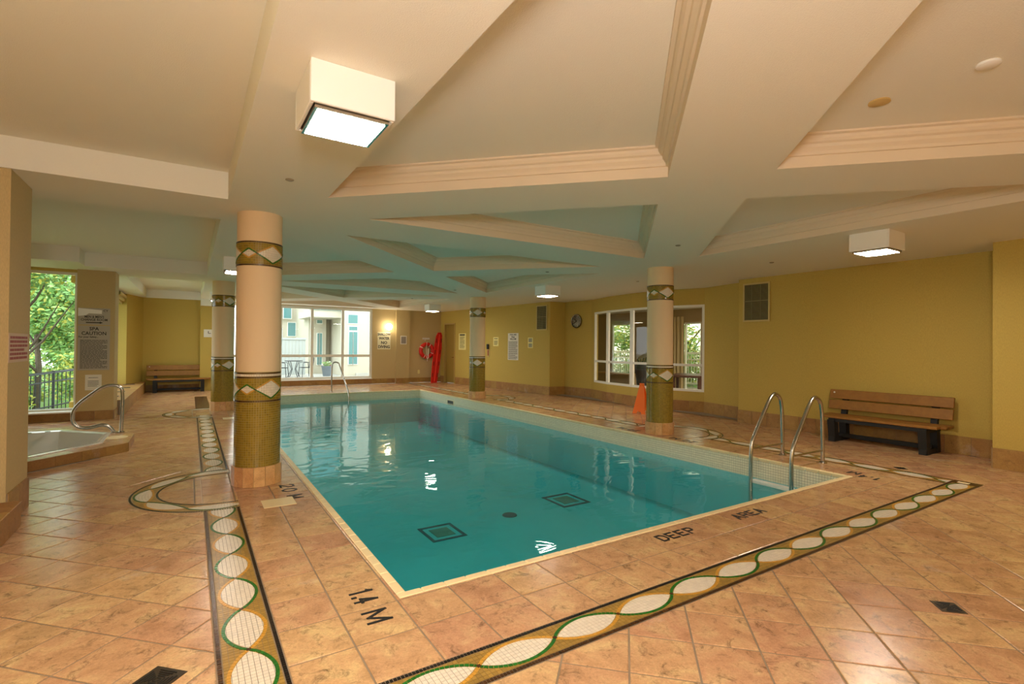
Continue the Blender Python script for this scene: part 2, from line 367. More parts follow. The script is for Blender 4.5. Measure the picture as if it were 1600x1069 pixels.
# ------------------------------------------------------------------ plan
POOL = (1.08, 6.35, 2.85, 15.6); WL = -.195; ZC = 2.80
COLS = [(.605, 5.93), (6.74, 5.93), (6.74, 12.42), (.60, 12.72)]
BX0, BX1, NY0, NY1 = .112, .391, 1.895, 2.145     # left band x-range, near band y-range
RX0, RX1 = 6.97, 7.25
def mbw(A, B, t, z0, z1, mb=None, m=0):
    """wall slab from A to B, thickness t to the left of A->B"""
    A, B = Vector(A), Vector(B); d = (B-A).normalized(); n = Vector((-d.y, d.x))*t
    mb = mb or MB(); q = [(A.x, A.y), (B.x, B.y), (B.x+n.x, B.y+n.y), (A.x+n.x, A.y+n.y)]
    if area2(q) < 0: q.reverse()
    mb.prism(q, z0, z1, m); return mb
def skirting(name, segs, h, w=.31, t=.014, side=1):
    """tiled skirting on wall faces A->B; wall lies to the left when side=1"""
    bk = MB(); pieces = []
    for A, B in segs:
        A, B = Vector(A), Vector(B); L = (B-A).length; d = (B-A)/L; n = Vector((d.y, -d.x))*side; k = max(1, round(L/w)); pw = L/k
        for i in range(k):
            a = A+d*(i*pw+.002); b = A+d*((i+1)*pw-.002); o = n*t
            pieces.append((a, b, o))
        q = [(A.x, A.y), (B.x, B.y), (B.x+n.x*t*.6, B.y+n.y*t*.6), (A.x+n.x*t*.6, A.y+n.y*t*.6)]
        if area2(q) < 0: q.reverse()
        bk.prism(q, 0, h-.004)
    root = struct(bk.build(name, M_GROUT))
    for a, b, o in pieces:
        mb = MB(); c = (a+b)/2; q = [a-c, b-c, b+o-c, a+o-c]; q = [(p.x, p.y) for p in q]
        if area2(q) < 0: q.reverse()
        mb.prism(q, .002, h-.006); qi = inset(q, .003)
        mb.prism(qi or q, h-.006, h, cap0=False)
        mb.build('skirting_tile', M_BASE, root, loc=(c.x, c.y, 0))
    return root

# ---- right-hand walls (wall body to the left of travel when walking away means x+; we list A->B so that left side is outside)
def rwall(A, B, z0=0, z1=3.3, name='wall_right', t=.12): return struct(mbw(B, A, t, z0, z1).build(name, M_WALL))
R = [((8.36, -4.2), (8.42, 2.12)), ((8.42, 2.12), (9.12, 2.22)), ((9.12, 2.22), (9.10, 6.03)), ((9.10, 6.03), (9.45, 6.05)), ((9.45, 6.05), (9.72, 7.28))]
for A, B in R: rwall(A, B)
ARC = [(9.72, 7.28), (9.35, 8.2), (9.30, 9.1), (9.42, 10.1), (9.66, 10.88)]
for A, B in zip(ARC[:-1], ARC[1:]):
    rwall(A, B, 0, .46, t=.10); rwall(A, B, 2.43, 3.3, t=.10)
rwall((9.66, 10.88), (9.71, 11.05)); rwall((9.71, 11.05), (9.58, 12.12)); rwall((9.58, 12.12), (9.08, 12.2))
WBa, WBb = Vector((9.08, 12.2)), Vector((8.5, 18.75))
def wb(s): p = WBa+(WBb-WBa)*s; return (p.x, p.y)
rwall(wb(0), wb(.83)); rwall(wb(.83), wb(.955), 2.33, 3.3); rwall(wb(.955), wb(1.0))
# far wall
def fwall(x0, x1, z0, z1, y=18.75, name='wall_back', t=.14):
    b = MB(); b.box(x0, x1, y, y+t, z0, z1); return struct(b.build(name, M_WALL2 if x0 > .5 else M_WALL))
fwall(7.16, 8.62, 0, 3.3); fwall(6.62, 7.16, 0, 3.3, y=18.68, t=.2); fwall(5.72, 6.62, 0, 3.3)
fwall(.55, 1.0, 0, 3.3); fwall(1.0, 5.72, 0, .19); fwall(1.0, 5.72, 2.78, 3.3)
fwall(-1.2, .4, 0, 3.3, y=18.6); fwall(.25, .62, 0, 2.6, y=18.2, t=.7)
# left side
struct(mbw((-1.5, 17.6), (-1.2, 18.6), .15, 0, 3.3).build('wall_left', M_WALL))
b = MB(); b.box(-1.9, -1.5, 17.6, 17.75, 0, 3.3); struct(b.build('wall_left', M_WALL))
b = MB(); b.box(-1.78, -1.22, 12.2, 12.75, 0, 3.3); pier = struct(b.build('wall_left', M_WALL2))
b = MB(); b.box(-1.95, -1.2, 5.44, 6.06, 0, 3.3); struct(b.build('wall_left', M_WALL2))
b = MB(); b.box(-2.1, -1.95, -4.2, 6.06, 0, 3.3); struct(b.build('wall_left', M_WALL))
b = MB(); b.box(-5.3, -1.95, 5.9, 6.06, 0, 3.3); struct(b.build('wall_left', M_WALL))
b = MB(); b.box(-5.3, -5.15, 6.06, 12.5, 0, 3.3); struct(b.build('wall_left', M_WALL))
b = MB(); b.box(-5.15, -1.78, 12.3, 12.5, 0, .15); b.box(-5.15, -1.78, 12.3, 12.5, 2.75, 3.3); struct(b.build('wall_left', M_WALL))
b = MB(); b.box(-2.1, 8.5, -4.3, -4.2, 0, 3.3); struct(b.build('wall_front', M_WALL))

# ledges on the left
def ledge(x0, x1, y0, y1, h, name, label):
    b = MB(); b.box(x0, x1, y0, y1, 0, h-.012); r = struct(b.build(name, M_GROUT))
    n = max(1, round((y1-y0)/.31)); p = (y1-y0)/n
    for i in range(n):
        q = MB(); q.bbox(x1, x1+.012, y0+i*p+.002, y0+(i+1)*p-.002, .002, h-.002, b=.003); q.build('ledge_tile', M_BASE, r)
    k = max(1, round((x1-x0)/.31)); w = (x1-x0+.02)/k
    for i in range(n):
        for j in range(k):
            q = MB(); q.bbox(x0+j*w+.002, x0+(j+1)*w-.002, y0+i*p+.002, y0+(i+1)*p-.002, h-.012, h, b=.003); q.build('ledge_tile', M_BASE, r)
    return r
ledge(-1.95, -1.12, 2.9, 5.44, .20, 'trim_1', '')
LG = ledge(-1.85, -1.12, 12.8, 18.5, .30, 'trim_2', '')
for i in range(4):
    b = MB(); b.box(-1.55, -1.28, 13.6+i*1.25, 13.72+i*1.25, .3005, .306)
    for k in range(3): b.box(-1.54, -1.29, 13.62+i*1.25+k*.035, 13.635+i*1.25+k*.035, .306, .309)
    tag(b.build('air_grille', M_DARK), ['nearest', 'second', 'third', 'farthest'][i]+' dark air grille let into the tiled ledge by the left windows', 'grille', 'air grilles in the left ledge')

# skirtings
pts = [(8.36, -1.5), (8.42, 2.12), (9.12, 2.22), (9.10, 6.03), (9.45, 6.05)]+ARC+[(9.71, 11.05), (9.58, 12.12), (9.08, 12.2)]
skirting('baseboard_right', list(zip(pts[:-1], pts[1:]))+[(wb(0), wb(.825)), (wb(.96), wb(1))], .25, side=-1, w=.30)
for o in []: pass
skirting('baseboard_back', [((5.72, 18.75), (6.62, 18.75)), ((6.62, 18.68), (7.16, 18.68)), ((7.16, 18.75), (8.5, 18.75)), ((1.0, 18.75), (5.72, 18.75)), ((-1.1, 18.6), (.25, 18.6))], .19, side=1, w=.31)
skirting('baseboard_left', [((-5.1, 12.3), (-1.78, 12.3)), ((-1.78, 12.2), (-1.22, 12.2)), ((-1.22, 12.2), (-1.22, 12.75))], .17, side=1)
skirting('baseboard_left', [((-1.2, 5.46), (-1.2, 6.06))], .26, side=1)
b = MB(); b.bbox(-5.1, -1.8, 12.16, 12.32, .15, .18, b=.008); struct(b.build('trim_3', M_WHITE))
b = MB(); b.bbox(1.0, 5.72, 18.68, 18.8, .19, .215, b=.008); struct(b.build('trim_4', M_WHITE))

# ------------------------------------------------------------------ ceiling
def tess(outer, holes, z, up=False):
    polys = [[Vector((p[0], p[1], 0)) for p in q] for q in [outer]+holes]
    tr = tessellate_polygon(polys); allp = [p for q in polys for p in q]; mb = MB()
    mb.v = [(p.x, p.y, z) for p in allp]
    for t in tr:
        a, b_, c = [allp[k] for k in t]; n = (b_-a).cross(c-a).z
        if abs(n) < 1e-9: continue
        t = tuple(t) if (n > 0) == up else tuple(reversed(t)); mb.f.append(t); mb.m.append(0); mb.r.append(.5)
    return mb
coffers = []
for c in (2.72, 9.07, 15.42):
    coffers += [[(1.05, c-2.12), (3.17, c), (1.05, c+2.12)], [(6.30, c-2.1), (6.30, c+2.1), (4.20, c)],
                [(1.6, c-2.70), (5.8, c-2.70), (3.70, c-.57)], [(1.6, c+2.70), (3.70, c+.57), (5.8, c+2.70)]]
Lrec = [[(-1.94, .02), (.28, .02), (.28, 5.42), (-1.94, 5.42)], [(-4.9, 6.35), (.26, 6.35), (.26, 11.62), (-1.6, 11.62), (-1.6, 11.1), (-4.9, 11.1)],
        [(-1.12, 12.95), (.25, 12.95), (.25, 18.59), (-1.12, 18.59)]]
ceil = struct(tess([(-5.3, -4.3), (10.0, -4.3), (10.0, 18.9), (-1.95, 18.9), (-1.95, 12.5), (-5.3, 12.5)], coffers+Lrec, ZC).build('ceiling', M_CEIL))
PROF = [(0, 2.80), (0, 2.882), (.016, 2.884), (.022, 2.905), (.030, 2.915), (.044, 2.93), (.048, 2.952), (.066, 2.962), (.078, 2.98), (.082, 3.0), (.104, 3.008), (.106, 3.02)]
for poly in coffers:
    if area2(poly) < 0: poly = poly[::-1]
    mb = MB(); loops = [offset_loop(poly, o) for o, z in PROF]; n = len(poly)
    for i in range(len(PROF)-1):
        for k in range(n):
            j = (k+1) % n
            mb.face([(*loops[i][k], PROF[i][1]), (*loops[i+1][k], PROF[i+1][1]), (*loops[i+1][j], PROF[i+1][1]), (*loops[i][j], PROF[i][1])])
    mb.build('crown_moulding', M_MOULD, ceil)
    mb = MB(); mb.prism(loops[-1], 3.02, 3.06); mb.build('coffer_panel', M_CEIL, ceil)
for poly in Lrec:
    mb = MB(); n = len(poly)
    for k in range(n):
        j = (k+1) % n; mb.face([(*poly[k], ZC), (*poly[k], 3.05), (*poly[j], 3.05), (*poly[j], ZC)])
    mb.build('recess_fascia', M_CEIL, ceil)
    mb = MB(); mb.prism(poly, 3.05, 3.1); mb.build('recess_panel', M_CEIL, ceil)
b = MB(); b.box(.25, .62, 17.9, 18.59, 2.6, 2.8); b.build('beam_end', M_CEIL, ceil)
b = MB(); b.box(-5.4, 10.1, -4.4, 12.5, 3.3, 3.5); b.box(-1.95, 10.1, 12.5, 19.0, 3.3, 3.5); struct(b.build('roof', M_CONC))

# ------------------------------------------------------------------ floor: grout bed, tiles
plat = [(-.69, 8.45), (-.69, 9.25), (-1.25, 10.4), (-4.9, 10.4), (-4.9, 7.0), (-2.15, 7.0)]
tub = [(-.99, 8.55), (-.99, 9.42), (-1.60, 10.02), (-3.0, 10.02), (-3.5, 9.4), (-3.5, 7.9), (-3.0, 7.3), (-2.05, 7.3)]
px0, px1, py0, py1 = POOL
fb = tess([(-5.2, -4.2), (9.9, -4.2), (9.9, 18.75), (-1.95, 18.75), (-1.95, 12.5), (-5.2, 12.5)], [tub, [(px0-.05, py0-.05), (px1+.05, py0-.05), (px1+.05, py1+.05), (px0-.05, py1+.05)]], -.004, up=True)
floor = struct(fb.build('floor', M_GROUT))
def project(P):
    d = Vector(P)-Vector((0, 0, CAM_H)); z = d.dot(FWD)
    if z < .1: return None
    return 800+FPX*d.dot(RG2)/z, 534.5-FPX*d.dot(UP2)/z
tiles = []
def grid_tiles(region, origin, pitch, ang, top=0.0, keep=None):
    ca, sa = math.cos(ang), math.sin(ang); xs = [p[0] for p in region]; ys = [p[1] for p in region]
    loc = [((x-origin[0])*ca+(y-origin[1])*sa, -(x-origin[0])*sa+(y-origin[1])*ca) for x, y in region]
    i0 = math.floor(min(p[0] for p in loc)/pitch); i1 = math.ceil(max(p[0] for p in loc)/pitch)
    j0 = math.floor(min(p[1] for p in loc)/pitch); j1 = math.ceil(max(p[1] for p in loc)/pitch)
    g = .0048
    for i in range(i0, i1):
        for j in range(j0, j1):
            sq = rect(i*pitch+g, (i+1)*pitch-g, j*pitch+g, (j+1)*pitch-g)
            w = [(origin[0]+x*ca-y*sa, origin[1]+x*sa+y*ca) for x, y in sq]
            q = clean(clip_poly(w, region))
            if len(q) < 3 or area2(q) < .0006: continue
            cx = sum(p[0] for p in q)/len(q); cy = sum(p[1] for p in q)/len(q)
            if keep and not keep(cx, cy): continue
            full = abs(area2(q)-(pitch-2*g)**2) < 1e-6
            tiles.append((q, cx, cy, full, ang, pitch, top))
G1 = (1.01, 2.465); PA = .32; G2 = (3.41, 1.20); PD = .3069
def noblock(cx, cy):
    if len(clip_poly(rect(cx-.02, cx+.02, cy-.02, cy+.02), [(-.85, 8.5), (-.85, 9.35), (-1.45, 10.2), (-4.9, 10.2), (-4.9, 7.05), (-2.15, 7.05)])) > 2: return False
    if cx < -1.25 and cy < 6.0: return False
    if cx < -1.85 and cy > 12.3: return False
    if cx < -1.2 and cy > 12.9: return False
    if cx > 8.5 and cy < 2.2: return False
    if cx > 9.2 and cy < 6.05: return False
    if cx > 9.9-.09*max(0, cy-12): return False
    if cy > 12.2 and cx > 9.1-.0885*(cy-12.2): return False
    return True
grid_tiles(rect(BX1, px0-.05, NY1, 18.7), G1, PA, 0)
grid_tiles(rect(px0-.05, px1+.05, NY1, py0-.05), G1, PA, 0)
grid_tiles(rect(px0-.05, px1+.05, py1+.05, 18.7), G1, PA, 0)
grid_tiles(rect(px1+.05, RX0, NY1, 18.7), G1, PA, 0)
for a, b_ in ((BX0, BX1), (RX0, RX1)):
    for y0, y1 in ((5.2, 6.66), (11.98, 12.95)): grid_tiles(rect(a, b_, y0, y1), G1, PA, 0)
grid_tiles(rect(-5.2, BX0, -1.2, 18.7), G2, PD, PI/4, keep=noblock)
grid_tiles(rect(BX0, 8.45, -1.2, NY0), G2, PD, PI/4, keep=noblock)
grid_tiles(rect(RX1, 9.9, NY0, 18.7), G2, PD, PI/4, keep=noblock)
grid_tiles(rect(BX0, BX1, 16.2, 18.7), G2, PD, PI/4)
def ell(cx, cy, a, b_, x0, x1, n=40):
    pts = [(cx+a*math.cos(2*PI*k/n), cy+b_*math.sin(2*PI*k/n)) for k in range(n)]
    return clean(clip_poly(pts, rect(x0, x1, cy-2, cy+2)))
LOOPC = [5.9, 12.38]
for c in LOOPC:                                     # straight-laid tiles inside the mosaic loops, a hair proud of the bed
    for x0, x1, cx in ((-.4, BX0-.002, .33), (RX1+.002, 8.0, 7.03)):
        e = ell(cx, c, .58, .61, x0, x1)
        d = MB(); d.prism(e, -.003, .0006); d.build('loop_grout_bed', M_GROUT, floor)
        sub = []
        n0 = len(tiles); grid_tiles(e, G1, PA, 0, top=.0016)
def tile_mesh(q, top, mb=None, off=(0, 0)):
    mb = mb or MB(); q = [(x-off[0], y-off[1]) for x, y in q]
    if area2(q) < 0: q.reverse()
    qi = inset(q, .004)
    r = random.random(); n = len(q)
    if len(qi) != n:
        mb.face([(x, y, top) for x, y in q], 0, r); i = len(mb.v)
        for k in range(n):
            j = (k+1) % n; mb.face([(*q[k], top-.008), (*q[j], top-.008), (*q[j], top), (*q[k], top)], 0, r)
        return mb
    i = len(mb.v); mb.v += [(x, y, top) for x, y in qi]+[(x, y, top-.0016) for x, y in q]+[(x, y, top-.008) for x, y in q]
    mb.f.append(tuple(i+k for k in range(n))); mb.m.append(0); mb.r.append(r)
    for k in range(n):
        j = (k+1) % n
        mb.f.append((i+n+k, i+n+j, i+j, i+k)); mb.m.append(0); mb.r.append(r)
        mb.f.append((i+2*n+k, i+2*n+j, i+n+j, i+n+k)); mb.m.append(0); mb.r.append(r)
    return mb
rank = []
for idx, (q, cx, cy, full, ang, pitch, top) in enumerate(tiles):
    P = [project((x, y, 0)) for x, y in q]
    if any(p is None for p in P): continue
    c = project((cx, cy, 0))
    if not (-10 < c[0] < 1610 and -10 < c[1] < 1079): continue
    if cx < -1.0 and cy < 6.2: continue
    rank.append((abs(area2(P)), idx))
rank.sort(reverse=True); near = set(i for a, i in rank[:298])
shared = {}; far = MB()
for idx, (q, cx, cy, full, ang, pitch, top) in enumerate(tiles):
    if idx in near:
        if full and top == 0:
            key = (round(ang, 2),)
            if key not in shared:
                sh = tile_mesh(q, 0, off=(cx, cy)); sh.r = [0]*len(sh.r); shared[key] = sh.mesh('floor_tile', M_TILE)
            o = bpy.data.objects.new('floor_tile', shared[key]); COL.objects.link(o); o.parent = floor
            o.location = (cx, cy, random.uniform(-.0004, .0004))
        else:
            t = tile_mesh(q, top, off=(cx, cy)); t.build('floor_tile', M_TILE, floor, loc=(cx, cy, 0))
    else: tile_mesh(q, top, far)
far.build('small_floor_tiles', M_TILE, floor, kind='stuff')

# ------------------------------------------------------------------ mosaic on the floor
MM = [M_MGROUT, M_TW, M_TGREEN, M_TGOLD, M_TOLIVE, M_TBLACK, M_TBROWN]
def cell(mb, poly, h0, h1, fn, m, g=.0014):
    q = clean(poly)
    if len(q) < 3 or abs(area2(q)) < 2e-5: return
    if area2(q) < 0: q.reverse()
    qi = inset(q, g)
    if len(qi) < 3: return
    r = random.random(); n = len(qi); i = len(mb.v)
    mb.v += [fn(u, v, h1) for u, v in qi]+[fn(u, v, h0) for u, v in qi]
    mb.f.append(tuple(i+k for k in range(n))); mb.m.append(m); mb.r.append(r)
    for k in range(n):
        j = (k+1) % n; mb.f.append((i+n+k, i+n+j, i+j, i+k)); mb.m.append(m); mb.r.append(r)
def strip(mb, curve, w, h0, h1, fn, m, seg=.022, vmax=1e9):
    """row of tesserae along a uv polyline"""
    P = [Vector(p) for p in curve]; acc = [0]
    for a, b_ in zip(P[:-1], P[1:]): acc.append(acc[-1]+(b_-a).length)
    L = acc[-1]; n = max(1, round(L/seg))
    def at(s):
        s = min(max(s, 0), L-1e-9)
        for i in range(len(P)-1):
            if acc[i+1] >= s: t = (s-acc[i])/max(1e-9, acc[i+1]-acc[i]); return P[i].lerp(P[i+1], t), (P[i+1]-P[i]).normalized()
        return P[-1], (P[-1]-P[-2]).normalized()
    for i in range(n):
        s0, s1 = L*i/n+.0012, L*(i+1)/n-.0012
        a, ta = at(s0); c, tc = at(s1); na = Vector((-ta.y, ta.x))*w/2; nc = Vector((-tc.y, tc.x))*w/2
        q = [tuple(a-na), tuple(c-nc), tuple(c+nc), tuple(a+na)]
        q = [(x, max(-vmax, min(vmax, y))) for x, y in q]
        if area2(q) < 0: q.reverse()
        i0 = len(mb.v); r = random.random(); mb.v += [fn(u, v, h1) for u, v in q]+[fn(u, v, h0) for u, v in q]
        mb.f.append((i0, i0+1, i0+2, i0+3)); mb.m.append(m); mb.r.append(r)
        for k in range(4): j = (k+1) % 4; mb.f.append((i0+4+k, i0+4+j, i0+j, i0+k)); mb.m.append(m); mb.r.append(r)
def swave(t, A): s = math.sin(PI*t); return A*math.copysign(abs(s)**.72, s)
def mosaic_band(label, fn, L, w, u0, P, k0, cb0, cb1, base_h=-.001, top=.0015, ts=.0235, loop=False):
    """u along, v across; border rows cb0 (v<0 side) and cb1; nodes at u0+k*P"""
    mb = MB(); A = w/2-.030-.012
    n = max(1, round(L/.1))
    if base_h > -.0005:
        for i in range(n): mb.face([fn(L*i/n, -w/2, base_h), fn(L*(i+1)/n, -w/2, base_h), fn(L*(i+1)/n, w/2, base_h), fn(L*i/n, w/2, base_h)], 0)
        # skirt so the ribbon has thickness
        for i in range(n):
            for v in (-w/2, w/2): mb.face([fn(L*i/n, v, base_h), fn(L*(i+1)/n, v, base_h), fn(L*(i+1)/n, v, -.004), fn(L*i/n, v, -.004)], 0)
    bw = .024
    nb = round(L/.017)
    for i in range(nb):
        a, c = L*i/nb, L*(i+1)/nb
        cell(mb, rect(a, c, -w/2+.003, -w/2+bw), base_h, top, fn, cb0, .0018); cell(mb, rect(a, c, w/2-bw, w/2-.003), base_h, top, fn, cb1, .0018)
    lens = []
    k = math.floor(-u0/P)
    while u0+k*P < L:
        a, c = u0+k*P, u0+(k+1)*P
        if c > .03:
            pts = []; m = 14
            for i in range(1, m): t = i/m; pts.append((a+.012+(P-.024)*t, -(abs(swave(t, A))-.008)))
            pts = [p for p in pts if p[1] < 0]
            up = [(u, -v) for u, v in reversed(pts)]
            poly = clean(clip_poly([(a+.014, 0)]+pts+[(c-.014, 0)]+up, rect(0, L, -w, w)))
            if len(poly) > 5: lens.append((a, c, poly))
        k += 1
    def inside(u, v):
        t = (u-u0)/P; return abs(v) < abs(swave(t, A))-.004
    nu = max(1, round(L/ts)); fw = w-2*bw-.006; nv = max(3, round(fw/ts))
    for i in range(nu):
        for j in range(nv):
            a, c = L*i/nu, L*(i+1)/nu; d0 = -fw/2+fw*j/nv; d1 = -fw/2+fw*(j+1)/nv
            if inside((a+c)/2, (d0+d1)/2) and inside(a, d0 if abs(d0) > abs(d1) else d1) and inside(c, d0 if abs(d0) > abs(d1) else d1): continue
            cell(mb, rect(a, c, d0, d1), base_h, top-.0008, fn, 4, .0012)
    N = 16; k = math.floor(-u0/P)
    while u0+k*P < L:
        for sgn, m, hh in ((1, 3, .0004), (-1, 2, .0010)):
            s = sgn if k % 2 == 0 else -sgn
            cur = [(u0+(k+t/N)*P, s*swave(t/N, A)) for t in range(N+1)]
            cur = [p for p in cur if 0 <= p[0] <= L]
            if len(cur) > 1: strip(mb, cur, .0165, base_h, top+hh, fn, m)
        if 0.02 < u0+k*P < L-.02:
            u = u0+k*P; cell(mb, rect(u-.011, u+.011, -.011, .011), base_h, top+.0016, fn, 6, .001)
        k += 1
    root = mb.build('mosaic_band', MM, floor, kind='stuff', label=label)
    for a, c, poly in lens:
        ov = MB(); cxx = (a+c)/2
        P0 = fn(cxx, 0, 0)
        f2 = lambda u, v, h: (fn(u, v, h)[0]-P0[0], fn(u, v, h)[1]-P0[1], fn(u, v, h)[2])
        ni = round(P/ts)
        for i in range(ni):
            for j in range(-6, 7):
                sq = rect(a+P*i/ni, a+P*(i+1)/ni, (j-.5)*ts, (j+.5)*ts); q = clip_poly(sq, poly)
                if len(q) >= 3: cell(ov, q, base_h, top+.0002, f2, 1, .0011)
        if ov.f: ov.build('white_oval', MM, root, loc=(P0[0], P0[1], 0))
    return root
# near band (along x)
mosaic_band('pale olive mosaic band of white ovals along the near end of the pool', lambda u, v, h: (BX0+u, (NY0+NY1)/2+v, h), 7.09-BX0, NY1-NY0-.004, 1.12-BX0, .43, 0, 6, 5)
# left band (along y): u = y
bc = (BX0+BX1)/2
for y0, y1, nm in ((NY1+.005, 5.19, 'nearest run of the left mosaic band'), (6.67, 11.97, 'middle run of the left mosaic band')):
    mosaic_band(nm+' with white ovals and a green wave', lambda u, v, h, y0=y0: (bc-v, y0+u, h), y1-y0, BX1-BX0-.004, (2.27 if y0 < 3 else 6.93)-y0, .43, 0, 5, 6)
rc = (RX0+RX1)/2
for y0, y1, nm in ((NY1+.005, 5.19, 'nearest run of the right mosaic band'), (6.67, 11.97, 'middle run of the right mosaic band'), (12.97, 17.5, 'farthest run of the right mosaic band')):
    mosaic_band(nm+' with white ovals', lambda u, v, h, y0=y0: (rc-v, y0+u, h), y1-y0, RX1-RX0-.004, .12, .43, 0, 5, 6)
def loop_fn(cx, cy, sgn, w):
    path = []
    for i in range(3): path.append(Vector((cx+.09-.03*i, cy-.70)))
    for i in range(0, 41):
        t = PI*i/40; path.append(Vector((cx-.655*math.sin(t), cy-.70*math.cos(t))))
    for i in range(3): path.append(Vector((cx+.03+.03*i, cy+.70)))
    path = [Vector((cx+(p.x-cx), p.y)) for p in path]
    acc = [0]
    for a, b_ in zip(path[:-1], path[1:]): acc.append(acc[-1]+(b_-a).length)
    nrm = []
    for i in range(len(path)):
        t = (path[min(i+1, len(path)-1)]-path[max(i-1, 0)]).normalized(); nrm.append(Vector((-t.y, t.x)))
    def fn(u, v, h):
        u = min(max(u, 0), acc[-1]-1e-6)
        for i in range(len(acc)-1):
            if acc[i+1] >= u:
                t = (u-acc[i])/max(1e-9, acc[i+1]-acc[i]); p = path[i].lerp(path[i+1], t)+nrm[i].lerp(nrm[i+1], t)*v
                return (cx+sgn*(p.x-cx), p.y, h)
        p = path[-1]; return (cx+sgn*(p.x-cx), p.y, h)
    return fn, acc[-1]
for c, wh in zip(LOOPC, ('near', 'far')):
    for cx, sgn, sd in ((.30, 1, 'left'), (7.06, -1, 'right')):
        fn, L = loop_fn(cx, c, sgn, .2)
        mosaic_band('curved mosaic loop around the %s column on the %s side of the pool' % (wh, sd), fn, L, .235, L/2-.245-.49, .49, 0, 5, 5, base_h=.0008, top=.0034)
def plain_mosaic(x0, x1, y0, y1, m, label):
    mb = MB(); nx = round((x1-x0)/.0235); ny = round((y1-y0)/.0235); fn = lambda u, v, h: (u, v, h)
    for i in range(nx):
        for j in range(ny): cell(mb, rect(x0+(x1-x0)*i/nx, x0+(x1-x0)*(i+1)/nx, y0+(y1-y0)*j/ny, y0+(y1-y0)*(j+1)/ny), -.001, .0015, fn, m, .0012)
    mb.build('mosaic_panel', MM, floor, kind='stuff', label=label)
plain_mosaic(7.092, 7.25, NY0, NY1, 6, 'dark brown mosaic end cap of the near band')
b = MB(); b.bbox(7.13, 7.19, 1.99, 2.09, -.001, .0035, b=.001); b.build('cream_inset', M_COPING, floor)
plain_mosaic(BX0, BX1, 12.98, 16.2, 6, 'dark brown mosaic panel at the far end of the left band')

# ------------------------------------------------------------------ lettering cut in the deck
GL = {'1': [[(.25, .8), (.5, 1), (.5, 0)]], '.': [[(.42, 0), (.42, .12)]], '4': [[(.68, 0), (.68, 1), (.08, .3), (.95, .3)]], 'M': [[(0, 0), (0, 1), (.5, .12), (1, 1), (1, 0)]],
      'D': [[(0, 0), (0, 1), (.6, 1), (.92, .75), (.92, .25), (.6, 0), (0, 0)]], 'E': [[(.85, 0), (0, 0), (0, 1), (.85, 1)], [(0, .52), (.7, .52)]], 'P': [[(0, 0), (0, 1), (.7, 1), (.9, .85), (.9, .6), (.7, .46), (0, .46)]],
      'A': [[(0, 0), (.48, 1), (.96, 0)], [(.18, .34), (.78, .34)]], 'R': [[(0, 0), (0, 1), (.7, 1), (.9, .85), (.9, .62), (.7, .5), (0, .5)], [(.5, .5), (.95, 0)]],
      '2': [[(0, .8), (.2, 1), (.7, 1), (.9, .8), (.85, .6), (0, 0), (.95, 0)]], '0': [[(.3, 0), (.0, .25), (0, .75), (.3, 1), (.6, 1), (.9, .75), (.9, .25), (.6, 0), (.3, 0)]]}
def floor_text(body, x, y, rz, h=.12, w=.065, gap=.025, th=.018):
    """tiled-in letters drawn with strokes; x, y is the lower left of the first letter"""
    cur = 0; ca, sa = math.cos(rz), math.sin(rz)
    for ch in body:
        if ch == ' ': cur += w*.8; continue
        ww = w*.35 if ch == '.' else (w*1.5 if ch == 'M' else w); mb = MB(); k = w if ch == '.' else ww
        for st in GL[ch]:
            P = [Vector((cur+(p[0]*k if ch != '.' else .008), p[1]*h)) for p in st]
            for a, b_ in zip(P[:-1], P[1:]):
                d = (b_-a).normalized(); n = Vector((-d.y, d.x))*th/2; e = d*th*.45
                q = [a-e-n, b_+e-n, b_+e+n, a-e+n]
                mb.prism([(x+p.x*ca-p.y*sa, y+p.x*sa+p.y*ca) for p in q], 0, .0022+random.uniform(0, .0003))
        mb.build('deck_letter', M_INK, floor); cur += ww+gap
floor_text('1.4', .80, 3.01, -PI/2, w=.052, gap=.016); floor_text('M', .80, 2.735, -PI/2, w=.075)
floor_text('DEEP', 3.02, 2.6, 0, h=.095, w=.075, gap=.03); floor_text('AREA', 3.96, 2.6, 0, h=.095, w=.075, gap=.03)
floor_text('20', .79, 5.66, -PI/2, w=.10, gap=.07); floor_text('M', .80, 5.24, -PI/2, w=.07)
floor_text('1.4', 6.57, 2.58, PI/2); floor_text('M', 6.66, 2.83, PI/2)
floor_text('20 M', 6.62, 5.07, PI/2, w=.08, gap=.05); floor_text('20 M', 6.62, 6.25, PI/2, w=.08, gap=.05)

# ------------------------------------------------------------------ pool
b = MB(); zb = -1.02; e = .06
b.face([(px0, py0, zb), (px1, py0, zb), (px1, py1, zb), (px0, py1, zb)])
for (xa, ya, xb, yb) in ((px0, py0, px0, py1), (px0, py1, px1, py1), (px1, py1, px1, py0), (px1, py0, px0, py0)):
    b.face([(xa, ya, zb), (xb, yb, zb), (xb, yb, -.004), (xa, ya, -.004)])
basin = struct(b.build('pool_basin', M_BASIN))
cop = MB()
def coping_run(x0, x1, y0, y1, along):
    L = (x1-x0) if along == 'x' else (y1-y0); n = round(L/.15)
    for i in range(n):
        if along == 'x': cop.bbox(x0+L*i/n+.001, x0+L*(i+1)/n-.001, y0, y1, -.034, .004, b=.006)
        else: cop.bbox(x0, x1, y0+L*i/n+.001, y0+L*(i+1)/n-.001, -.034, .004, b=.006)
coping_run(px0-.05, px1+.05, py0-.05, py0+.008, 'x'); coping_run(px0-.05, px1+.05, py1-.008, py1+.05, 'x')
coping_run(px0-.05, px0+.008, py0+.008, py1-.008, 'y'); coping_run(px1-.008, px1+.05, py0+.008, py1-.008, 'y')
cop.build('coping_tiles', M_COPING, basin, kind='stuff')
wt = MB()
